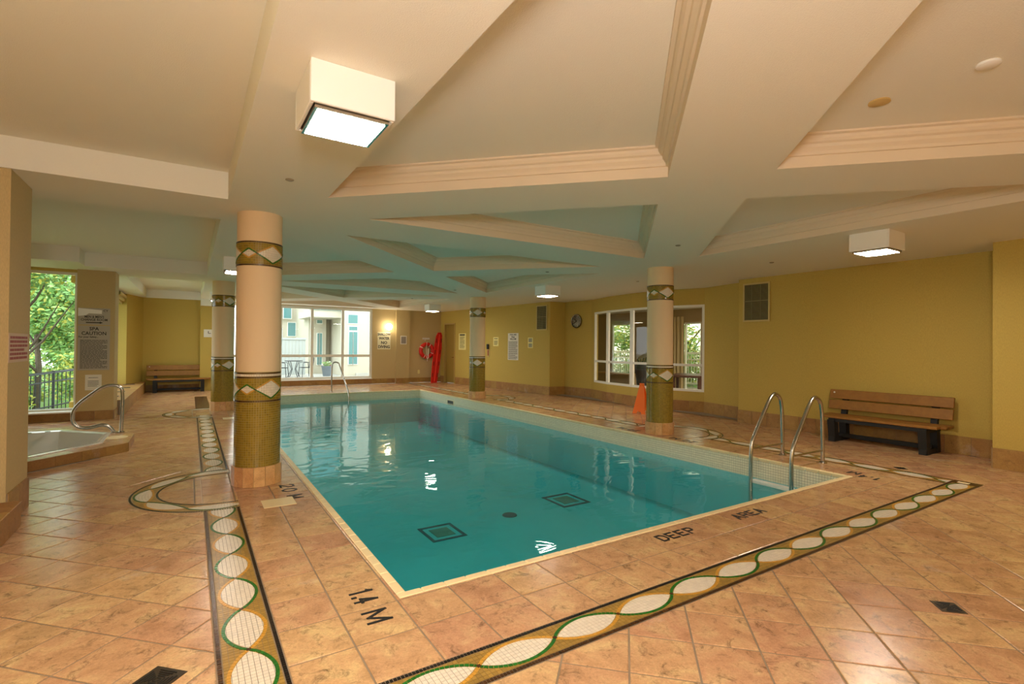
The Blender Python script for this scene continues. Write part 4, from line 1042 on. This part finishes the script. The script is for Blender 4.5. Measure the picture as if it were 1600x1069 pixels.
# deck fittings
def floor_drain(x, y, s, rz, label):
    t = thing('floor_drain', label, 'drain', (x, y, 0), rz, 'square floor drains'); b = MB(); b.bbox(-s/2, s/2, -s/2, s/2, -.004, .0025, b=.001); b.build('grate_frame', mat('drain_metal', (74, 62, 46), .35, metal=.6), t)
    b = MB(); rs = random.Random(3)
    for i in range(5):
        for k in range(4):
            a = k*PI/2; w = s*.38*(i+1)/5; T = lambda p, a=a: (p[0]*math.cos(a)-p[1]*math.sin(a), p[0]*math.sin(a)+p[1]*math.cos(a), p[2]); b.box(-w*.7, w*.7, w-.003, w+.003, .0025, .0045, T=T)
    b.build('grate_slots', mat('drain_slot', (24, 20, 16), .6), t)
floor_drain(-.105, 2.66, .16, PI/4, 'square dark floor drain at the bottom left of the deck'); floor_drain(3.63, 1.10, .125, PI/4, 'square dark floor drain in the tiles at the lower right'); floor_drain(7.37, 2.70, .11, PI/4, 'small dark floor drain beyond the right end of the mosaic band')
for x, y, l in ((.70, 5.065, 'cream skimmer lid in the deck in front of the nearest left column'), (.68, 11.25, 'cream skimmer lid in front of the hidden far left column')):
    b = MB(); b.bbox(-.135, .135, -.125, .125, -.003, .004, b=.002); o = tag(b.build('skimmer_lid', M_COPING, loc=(x, y, 0)), l, 'skimmer lid', 'cream skimmer lids')

# ------------------------------------------------------------------ spa
def octo(cx, cy, a, c=.4142): return [(cx+a*p, cy+a*q) for p, q in ((1, -c), (1, c), (c, 1), (-c, 1), (-1, c), (-1, -c), (-c, -1), (c, -1))]
sp = thing('spa_tub', 'sunken white hot tub in a raised tiled platform at the left windows', 'hot tub', (0, 0, 0))
mb = tess(plat, [tub], .108, up=True); n = len(plat)
for k in range(n): j = (k+1) % n; mb.face([(*plat[k], 0), (*plat[j], 0), (*plat[j], .108), (*plat[k], .108)])
mb.build('platform', M_GROUT, sp)
cnt = 0
n0 = len(tiles)
for (x0, y0), (x1, y1) in zip(plat, plat[1:]+plat[:1]):
    L = math.hypot(x1-x0, y1-y0)
    if x0 < -4.5 and x1 < -4.5: continue
    k = max(1, round(L/.31)); d = Vector(((x1-x0)/L, (y1-y0)/L)); nn = Vector((d.y, -d.x))
    for i in range(k):
        a = Vector((x0, y0))+d*(L*i/k+.002); c = Vector((x0, y0))+d*(L*(i+1)/k-.002); q = [tuple(a), tuple(c), tuple(c+nn*.012), tuple(a+nn*.012)]
        if area2(q) < 0: q.reverse()
        m = MB(); m.prism(q, .002, .118); m.build('riser_tile', M_BASE, sp)
# top tiles clipped to platform ring: strips outside each tub edge
save = tiles; tiles = []
cc = (-2.2, 8.8)
for i in range(len(tub)):
    a, b_ = tub[i], tub[(i+1) % len(tub)]
    nx_, ny_ = (b_[1]-a[1]), -(b_[0]-a[0]); L = math.hypot(nx_, ny_); nx_, ny_ = nx_/L, ny_/L
    reg = [p for p in plat]
    if area2(reg) < 0: reg.reverse()
    reg = clip_half(reg, (-nx_, -ny_), -(nx_*a[0]+ny_*a[1])-.001)
    for k in range(i):
        a2, b2 = tub[k], tub[(k+1) % len(tub)]; m1, m2 = (b2[1]-a2[1]), -(b2[0]-a2[0]); l2 = math.hypot(m1, m2)
        reg = clip_half(reg, (m1/l2, m2/l2), (m1*a2[0]+m2*a2[1])/l2) if len(reg) > 2 else reg
    if len(reg) > 2: grid_tiles(clean(reg), (-.69, 8.45), .31, PI/4, top=.12)
for q, cx, cy, full, ang, pitch, top in tiles: tile_mesh(q, top, off=(cx, cy)).build('platform_tile', M_TILE, sp, loc=(cx, cy, 0))
tiles = save
def scale_poly(p, s, c=(-2.2, 8.7)): return [(c[0]+(x-c[0])*s, c[1]+(y-c[1])*s) for x, y in p]
mb = MB(); prof = [(1.02, .12), (1.02, .132), (.99, .134), (.955, .12), (.945, .0), (.93, -.34), (.70, -.34), (.66, -.7), (.0, -.74)]
L_ = [scale_poly(tub, s) for s, z in prof]
for i in range(len(prof)-1):
    for k in range(len(tub)): j = (k+1) % len(tub); mb.face([(*L_[i][k], prof[i][1]), (*L_[i][j], prof[i][1]), (*L_[i+1][j], prof[i+1][1]), (*L_[i+1][k], prof[i+1][1])])
mb.build('tub_shell', M_ACRYL, sp)
mb = MB(); mb.prism(scale_poly(tub, .93), -.5, -.30); o = mb.build('spa_water', M_SPAW, sp)
b = MB(); b.lathe([(.001, .141), (.03, .141), (.04, .134)], 16, c=(-1.95, 9.86, 0)); b.lathe([(.001, .141), (.03, .141), (.04, .134)], 16, c=(-1.75, 9.9, 0)); b.build('air_control', M_STEEL, sp)
b = MB(); b.lathe([(.001, .124), (.13, .124), (.14, .12)], 28, c=(-.87, 8.98, 0)); b.build('deck_lid', M_COPING, sp)
b = MB(); b.box(-2.22, -2.06, 7.42, 7.45, -.13, .05); b.box(-2.2, -2.08, 7.45, 7.46, -.1, .03, 1); o = b.build('skimmer_plate', [M_STEEL, M_DARK], sp)
rl = thing('spa_handrail', 'bent stainless steel grab rail at the corner of the hot tub', 'handrail', (-.85, 9.45, .12))
P = [(-.85, 0, 0), (-.84, 0, .50), (-.85, 0, .66), (-.92, 0, .70), (-1.02, 0, .70), (-1.10, 0, .66), (-1.33, 0, .46), (-1.41, 0, .33), (-1.40, 0, .17), (-1.32, 0, .10), (-1.20, 0, .095), (-1.08, 0, .13), (-1.0, 0, .11), (-.95, 0, .04), (-.93, 0, -.0)]
P = fillet([(a+.85, c, d) for a, c, d in P], .08, 3); b = MB(); b.tube(P, .024, 14); b.build('rail', M_STEEL, rl, smooth=True)
for x in (0, -.08): b = MB(); b.lathe([(.045, 0), (.045, .008), (.026, .018)], 16, c=(x, 0, .002)); b.build('flange', M_STEEL, rl, smooth=True)

# ------------------------------------------------------------------ windows
def window(name, x0, x1, z0, z1, xs, zs, loc, rz, fw=.05, dep=.07, gz=None):
    gz = gz or M_GLASS
    """local x along, y into; frame members plus one pane per cell"""
    w = thing(name, '', '', loc, rz); del w['label']; del w['category']; struct(w)
    X = [x0]+xs+[x1]; Z = [z0]+zs+[z1]; b = MB()
    for i, x in enumerate(X):
        c = x+(fw/2 if i == 0 else -fw/2 if i == len(X)-1 else 0); b.box(c-fw/2, c+fw/2, 0, dep, z0, z1)
    for i, z in enumerate(Z):
        c = z+(fw/2 if i == 0 else -fw/2 if i == len(Z)-1 else 0)
        for a, d_ in zip(X[:-1], X[1:]): b.box(a+fw/2, d_-fw/2, .003, dep-.003, c-fw/2, c+fw/2)
    b.build('window_frame', M_FRAME, w)
    for a, d_ in zip(X[:-1], X[1:]):
        for p, q in zip(Z[:-1], Z[1:]):
            g = MB(); g.box(a+fw*.3, d_-fw*.3, dep/2-.003, dep/2+.003, p+fw*.3, q-fw*.3); g.build('window_pane', gz, w)
    return w
window('window_1', 1.0, 5.72, .21, 2.78, [1.55, 2.58, 3.6, 4.65], [1.05], (0, 18.77, 0), 0, fw=.09)
window('window_2', -5.15, -1.78, .17, 2.75, [-3.9], [], (0, 12.36, 0), 0, fw=.05)
window('window_3', 0, 4.85, .30, 2.6, [1.2, 2.4, 3.6], [], (-1.82, 12.75, 0), PI/2, fw=.05)
b = MB(); b.box(-1.95, -1.78, 12.75, 17.6, 2.6, 3.3); struct(b.build('wall_left', M_WALL)); b = MB(); b.box(-1.95, -1.85, 12.75, 17.6, 0, .3); struct(b.build('wall_left', M_WALL))
t = thing('window_valance', 'stepped pale blind box at the top of the left side window', 'blind', (-1.66, 16.2, 2.5))
for i in range(3): b = MB(); b.bbox(-.12, .06+.05*i, -.6+.3*i, 1.36, .0+.085*i, .08+.085*i, b=.01); b.build('blind_fold', mat('blind_cream', (200, 182, 120), .7), t)
# bowed interior window, one unit per arc segment
for i, (A, B) in enumerate(zip(ARC[:-1], ARC[1:])):
    A, B = Vector(A), Vector(B); L = (B-A).length; rz = math.atan2(A.y-B.y, A.x-B.x)
    window('window_%d' % (4+i), .0, L, .46, 2.43, [], [1.06], (B.x, B.y, 0), rz, fw=.055, dep=.06)

# ------------------------------------------------------------------ lounge behind the interior window
b = MB(); b.face([(9.3, 6.0, .01), (15.2, 6.0, .01), (15.2, 17.2, .01), (9.3, 17.2, .01)]); struct(b.build('floor', M_LFLOOR))
b = MB()
b.box(14.0, 14.12, 5.9, 10.6, 0, 2.9); b.box(14.0, 14.12, 11.9, 13.65, 0, 2.9); b.box(14.0, 14.12, 14.75, 17.2, 0, 2.9); b.box(14.0, 14.12, 10.6, 11.9, 2.3, 2.9); b.box(14.0, 14.12, 13.65, 14.75, 2.35, 2.9)
b.box(9.6, 14.0, 5.9, 6.0, 0, 2.9); b.box(9.9, 14.0, 17.1, 17.2, 0, 2.9)
struct(b.build('wall_lounge', M_LWALL))
b = MB(); b.box(10.02, 14.2, 5.9, 17.3, 2.75, 2.9); struct(b.build('ceiling', M_CEIL))
window('window_8', 0, 1.10, .03, 2.35, [], [], (14.02, 14.75, 0), -PI/2, fw=.05, gz=M_DIMG)
window('window_9', 0, 1.30, .03, 2.30, [.65], [], (14.02, 11.9, 0), -PI/2, fw=.05, gz=M_DIMG)
t = thing('curtain', 'tan curtain panel beside the lounge glass door', 'curtain', (13.9, 11.55, 0)); b = MB()
for i in range(16):
    y0 = -.35+.7*i/16; y1 = -.35+.7*(i+1)/16; a0 = .03*math.sin(i*1.9); a1 = .03*math.sin((i+1)*1.9); b.face([(a0, y0, .05), (a1, y1, .05), (a1, y1, 2.5), (a0, y0, 2.5)])
b.build('fabric', mat('curtain_tan', (190, 172, 128), .9), t)
t = thing('lounge_table', 'dark brown lounge table seen through the right pane of the interior window', 'table', (11.9, 9.45, 0), .6)
b = MB(); b.bbox(-.65, .65, -.4, .4, .64, .70, b=.01); b.build('tabletop', M_BROWNW, t)
for x, y in ((-.58, -.33), (.58, -.33), (-.58, .33), (.58, .33)): b = MB(); b.bbox(x-.04, x+.04, y-.04, y+.04, 0, .64, b=.006); b.build('leg', M_BROWNW, t)
t = thing('tall_urn', 'tall dark urn behind the interior window beside the orange sign', 'urn', (11.6, 10.9, 0)); b = MB(); b.lathe([(.10, 0), (.13, .02), (.16, .4), (.21, .8), (.24, .96), (.22, 1.0), (.2, .98)], 24); b.build('vessel', M_DARK, t, smooth=True)
b = MB(); 
for k in range(9): a = k*.7; b.tube([(.05*math.cos(a), .05*math.sin(a), .9), (.15*math.cos(a), .15*math.sin(a), 1.02+.02*k)], .012, 6)
b.build('stems', M_DARK, t)
t = thing('lounge_sideboard', 'low tan counter in front of the lounge glass door', 'counter', (12.9, 13.3, 0), -.1); b = MB(); b.bbox(-.2, .2, -.9, .9, .0, .5, b=.01); b.build('body', M_LWALL, t); b = MB(); b.bbox(-.25, .25, -.95, .95, .5, .54, b=.008); b.build('top', mat('counter_tan', (190, 150, 92), .5), t)
area('lounge_fill_light', (11.9, 7.1, 2.7), (0, 0, 0), 1.2, 1.2, 130, (1, .88, .72))  # unseen fill light added to brighten the lounge, not a fixture there
# deck rail outside the lounge
t = thing('deck_railing', 'white balcony railing outside the lounge door', 'railing', (15.6, 14.0, 0))
b = MB(); b.box(-.03, .03, -5, 4, 1.22, 1.30); b.build('top_rail', M_WHITE, t); b = MB(); b.box(-.02, .02, -5, 4, .12, .18); b.build('bottom_rail', M_WHITE, t); b = MB(); b.box(-.02, .02, -5, 4, 1.0, 1.05); b.build('middle_rail', M_WHITE, t)
for k in range(75): b = MB(); b.box(-.012, .012, -5+.12*k-.012, -5+.12*k+.012, .12, 1.25); b.build('baluster', M_WHITE, t)
b = MB(); b.box(14.15, 18, 6, 22, -.2, -.02); tag(b.build('balcony_slab', M_CONC), 'pale concrete terrace outside the lounge', 'terrace')

# ------------------------------------------------------------------ outdoors: garden at left, patio at far end
def foliage(n, clumps, mb, s=.11, ms=(0, 1, 2), wts=(5, 3, 4), rs=random):
    for _ in range(n):
        cx, cy, cz, r = rs.choice(clumps); th = rs.uniform(0, 2*PI); ph = math.acos(rs.uniform(-1, 1)); q = r*rs.random()**.4
        c = Vector((cx+q*math.sin(ph)*math.cos(th), cy+q*math.sin(ph)*math.sin(th), cz+.8*q*math.cos(ph)))
        a = Vector((rs.gauss(0, 1), rs.gauss(0, 1), rs.gauss(0, .6))).normalized(); b_ = a.orthogonal().normalized(); k = s*rs.uniform(.6, 1.3)
        m = rs.choices(ms, wts)[0]; mb.face([c-a*k, c-b_*k*.5, c+a*k, c+b_*k*.5], m)
LM = [M_LEAF1, M_LEAF2, M_LEAF3]
def tree(x, y, h, r, label, n=2600, z0=-.9, wts=(5, 3, 4), cat='tree', sd=1, s=.11, low=.35):
    rs = random.Random(sd); t = thing('tree' if cat == 'tree' else 'shrub', label, cat, (x, y, z0), 0, 'garden greenery')
    if cat == 'tree':
        b = MB(); b.tube([(0, 0, 0), (.05, .03, h*.35), (-.04, .05, h*.6), (.02, 0, h*.85)], [.10, .075, .05, .02], 8)
        for k in range(5):
            a = rs.uniform(0, 2*PI); z = h*rs.uniform(.3, .6); b.tube([(0, 0, z), (r*.35*math.cos(a), r*.35*math.sin(a), z+h*.12), (r*.7*math.cos(a), r*.7*math.sin(a), z+h*.3)], [.04, .028, .01], 6)
        b.build('trunk', M_BARK, t, smooth=True)
    cl = [(rs.uniform(-r, r)*.6, rs.uniform(-r, r)*.6, h*rs.uniform(low, .95), r*rs.uniform(.3, .55)) for _ in range(14)]
    mb = MB(); foliage(int(n*2.2), cl, mb, s*.62, wts=wts, rs=rs); mb.build('foliage', LM, t)
b = MB(); b.box(-30, -1.95, 12.6, 60, -1.1, -.9); o = b.build('ground', M_GRASS); struct(o)
TR = [(-3.9, 20.5, 4.6, 1.5, 'slim tree in the garden behind the black fence'), (-5.6, 25, 6.0, 2.4, 'broad green tree at the left edge of the garden window'), (-3.6, 27, 4.3, 2.0, 'light green tree in the middle of the garden view'),
      (-6.4, 33, 7, 3.2, 'tall background tree far behind the garden fence'), (-4.2, 36, 5.2, 3.0, 'distant rounded tree at the back of the garden'), (-2.6, 31, 7.5, 2.6, 'tall yellowing tree at the right of the garden window'), (-9, 28, 7, 3, 'large tree far left in the garden')]
for i, (x, y, h, r, l) in enumerate(TR): tree(x, y, h, r, l, n=3200, sd=i+3, s=.13, wts=((5, 2, 5), (5, 3, 4), (3, 2, 6), (6, 2, 4), (4, 2, 6), (3, 6, 3), (5, 2, 4))[i])
tree(-3.4, 15.6, 5.2, 1.5, 'nearest tree whose leaves hang into the top of the garden window', n=3000, sd=31, s=.10, low=.75)
for i, (x, y) in enumerate(((-4.9, 19.5), (-3.2, 23.2), (-5.2, 23.5), (-2.5, 26), (-4.4, 29), (-6.5, 20.5))): tree(x, y, 1.9, 1.1, ['yellow-green shrub at the left foot of the garden', 'bright shrub behind the fence on the right', 'low green shrub behind the slim tree', 'yellow shrub near the right edge of the garden window', 'pale shrub at the back of the lawn', 'dense shrub at the far left of the garden'][i], n=1500, sd=50+i, wts=(3, 6, 4), cat='shrub', low=.15)
t = thing('garden_fence', 'dark metal fence crossing the garden below the trees', 'fence', (0, 0, 0))
FA, FB = Vector((-6.5, 14.2, .22)), Vector((-2.2, 22.5, .68)); b = MB(); 
for dz in (0, -.27, -1.0):
    b.tube([FA+Vector((0, 0, dz)), FB+Vector((0, 0, dz))], .022 if dz else .035, 8)
b.build('fence_rail', M_DARK, t)
for k in range(60):
    p = FA.lerp(FB, k/59); b = MB(); w = .03 if k % 6 == 0 else .011; b.box(p.x-w, p.x+w, p.y-w, p.y+w, p.z-1.15, p.z+(.05 if k % 6 == 0 else 0)); b.build('fence_post' if k % 6 == 0 else 'picket', M_DARK, t)
for i in range(5): tree(16.8+.5*(i % 2), 9+2.4*i, 4.2, 1.7, ['yellow tree outside the right lounge door', 'yellow-green tree just left of the lounge curtain', 'golden tree behind the balcony railing', 'leafy tree outside the left lounge door', 'tree at the far end of the terrace'][i], n=2600, sd=80+i, s=.13, wts=(4, 5, 3), low=.15)
# patio
b = MB(); b.box(-1.8, 14, 18.95, 60, -.15, 0); struct(b.build('ground', M_CONC))
bl = thing('apartment_building', 'cream stucco apartment building with teal windows across the patio', 'building', (0, 0, 0))
b = MB(); b.box(6.02, 11, 24, 32, 0, 8); b.build('wing', M_STUCCO, bl)
b = MB(); b.box(6.55, 8.5, 23.9, 24, 0, .13); b.build('plinth', M_CONC, bl)
b = MB(); b.box(5.7, 6.1, 27, 27.3, 0, 2.78); b.box(4.9, 5.72, 26.4, 32, 0, 8); b.build('wall', M_STUCCO, bl)
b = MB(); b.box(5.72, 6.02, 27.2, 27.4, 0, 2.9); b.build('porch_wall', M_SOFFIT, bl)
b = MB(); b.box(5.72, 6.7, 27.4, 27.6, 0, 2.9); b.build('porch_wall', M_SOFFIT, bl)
b = MB(); b.box(4.6, 7.2, 24.6, 27.5, 2.72, 3.05); b.build('balcony_slab', M_STUCCO, bl)
b = MB(); b.box(4.6, 7.2, 24.55, 24.6, 3.05, 4.0); b.build('balcony_glass', M_TEALG, bl)
b = MB(); b.box(3.2, 5.3, 30, 34, 0, 8); b.build('rear_wing', M_STUCCO, bl)
for x0, x1, z0, z1, y in ((6.18, 6.61, 2.45, 2.85, 24), (6.22, 6.6, 2.12, 2.3, 24), (6.22, 6.39, .55, 2.05, 24), (6.43, 6.61, .55, 2.05, 24), (5.3, 5.38, .45, 2.0, 26.4), (5.42, 5.52, .45, 2.0, 26.4), (5.28, 5.52, 2.5, 2.66, 26.4), (4.98, 5.2, 1.88, 2.68, 30), (5.0, 5.16, 3.2, 3.55, 30), (4.22, 4.6, 2.85, 3.56, 29.7), (3.4, 4.1, 2.85, 3.56, 29.7), (4.49, 4.87, 1.9, 2.63, 30), (3.6, 4.2, .5, 2.3, 30), (7.3, 8.2, .5, 2.3, 24)):
    f = MB(); f.box(x0-.03, x1+.03, y-.04, y+.01, z0-.03, z1+.03); fo = f.build('window', M_WHITE, bl); g = MB(); g.box(x0, x1, y-.05, y-.04, z0, z1); g.build('pane', M_TEALG, fo)
t = thing('patio_fence', 'pale board fence at the left of the patio', 'fence', (0, 25, 0))
for k in range(16): b = MB(); x = 2.2+k*.145; b.bbox(x, x+.135, 0, .03, .05, 1.68 if k < 13 else 1.75, b=.005); b.build('board', mat('fence_pale', (176, 182, 178), .8), t)
b = MB(); b.box(2.15, 4.55, -.04, 0, 1.66, 1.74); b.build('cap_rail', mat('fence_pale', (176, 182, 178), .8), t)
# planter with flowers
t = thing('flower_planter', 'grey tapered planter of small flowers standing on the patio', 'planter', (5.30, 24.2, 0)); b = MB(); b.lathe([(.001, .02), (.155, .02), (.165, .0), (.235, .42), (.25, .42), (.25, .47), (.225, .47), (.21, .40), (.001, .38)], 28); b.build('pot', mat('pot_grey', (104, 114, 122), .6), t, smooth=True)
b = MB(); foliage(420, [(0, 0, .52, .17), (.08, .03, .58, .14), (-.09, 0, .56, .13)], b, .035, ms=(0, 1, 2, 3, 4), wts=(5, 1, 3, 2, 1)); b.build('flowers', LM+[mat('petal_white', (240, 236, 226), .7), mat('petal_red', (200, 70, 60), .7)], t)
# wrought-iron table and chairs
def iron_chair(x, y, rz, label):
    t = thing('patio_chair', label, 'chair', (x, y, 0), rz, 'black wrought iron patio chairs')
    for sx in (-1, 1):
        for sy in (-1, 1): b = MB(); b.tube([(sx*.24, sy*.24, 0), (sx*.21, sy*.2, .42)], .014, 6); b.build('leg', M_DARK, t)
        b = MB(); b.tube(fillet([(sx*.22, -.2, .42), (sx*.24, -.2, .64), (sx*.24, .18, .66), (sx*.22, .2, .42)], .06, 3), .012, 6); b.build('armrest', M_DARK, t)
    b = MB()
    for k in range(6): b.box(-.22, .22, -.21+.075*k, -.19+.075*k, .42, .435)
    b.tube([(-.22, -.22, .42), (.22, -.22, .42), (.22, .22, .42), (-.22, .22, .42)], .012, 6, closed=True); b.build('seat', M_DARK, t)
    b = MB(); b.tube(fillet([(-.22, .22, .42), (-.23, .29, .85), (0, .31, .97), (.23, .29, .85), (.22, .22, .42)], .12, 4), .014, 6)
    for k in range(4): b.tube([(-.15+.1*k, .22, .43), (-.15+.1*k, .30, .9)], .008, 6)
    b.build('backrest', M_DARK, t)
iron_chair(3.35, 23.9, 1.2, 'black iron patio chair left of the round patio table'); iron_chair(4.35, 24.0, -1.4, 'black iron patio chair right of the round patio table')
t = thing('patio_table', 'black round iron table between the two patio chairs', 'table', (3.85, 24.0, 0)); b = MB(); b.lathe([(.36, .70), (.38, .715), (.36, .73)], 28); b.build('tabletop', M_DARK, t)
for k in range(4): a = k*PI/2+.4; b = MB(); b.tube([(.3*math.cos(a), .3*math.sin(a), 0), (.1*math.cos(a), .1*math.sin(a), .35), (.26*math.cos(a), .26*math.sin(a), .70)], .014, 6); b.build('leg', M_DARK, t)
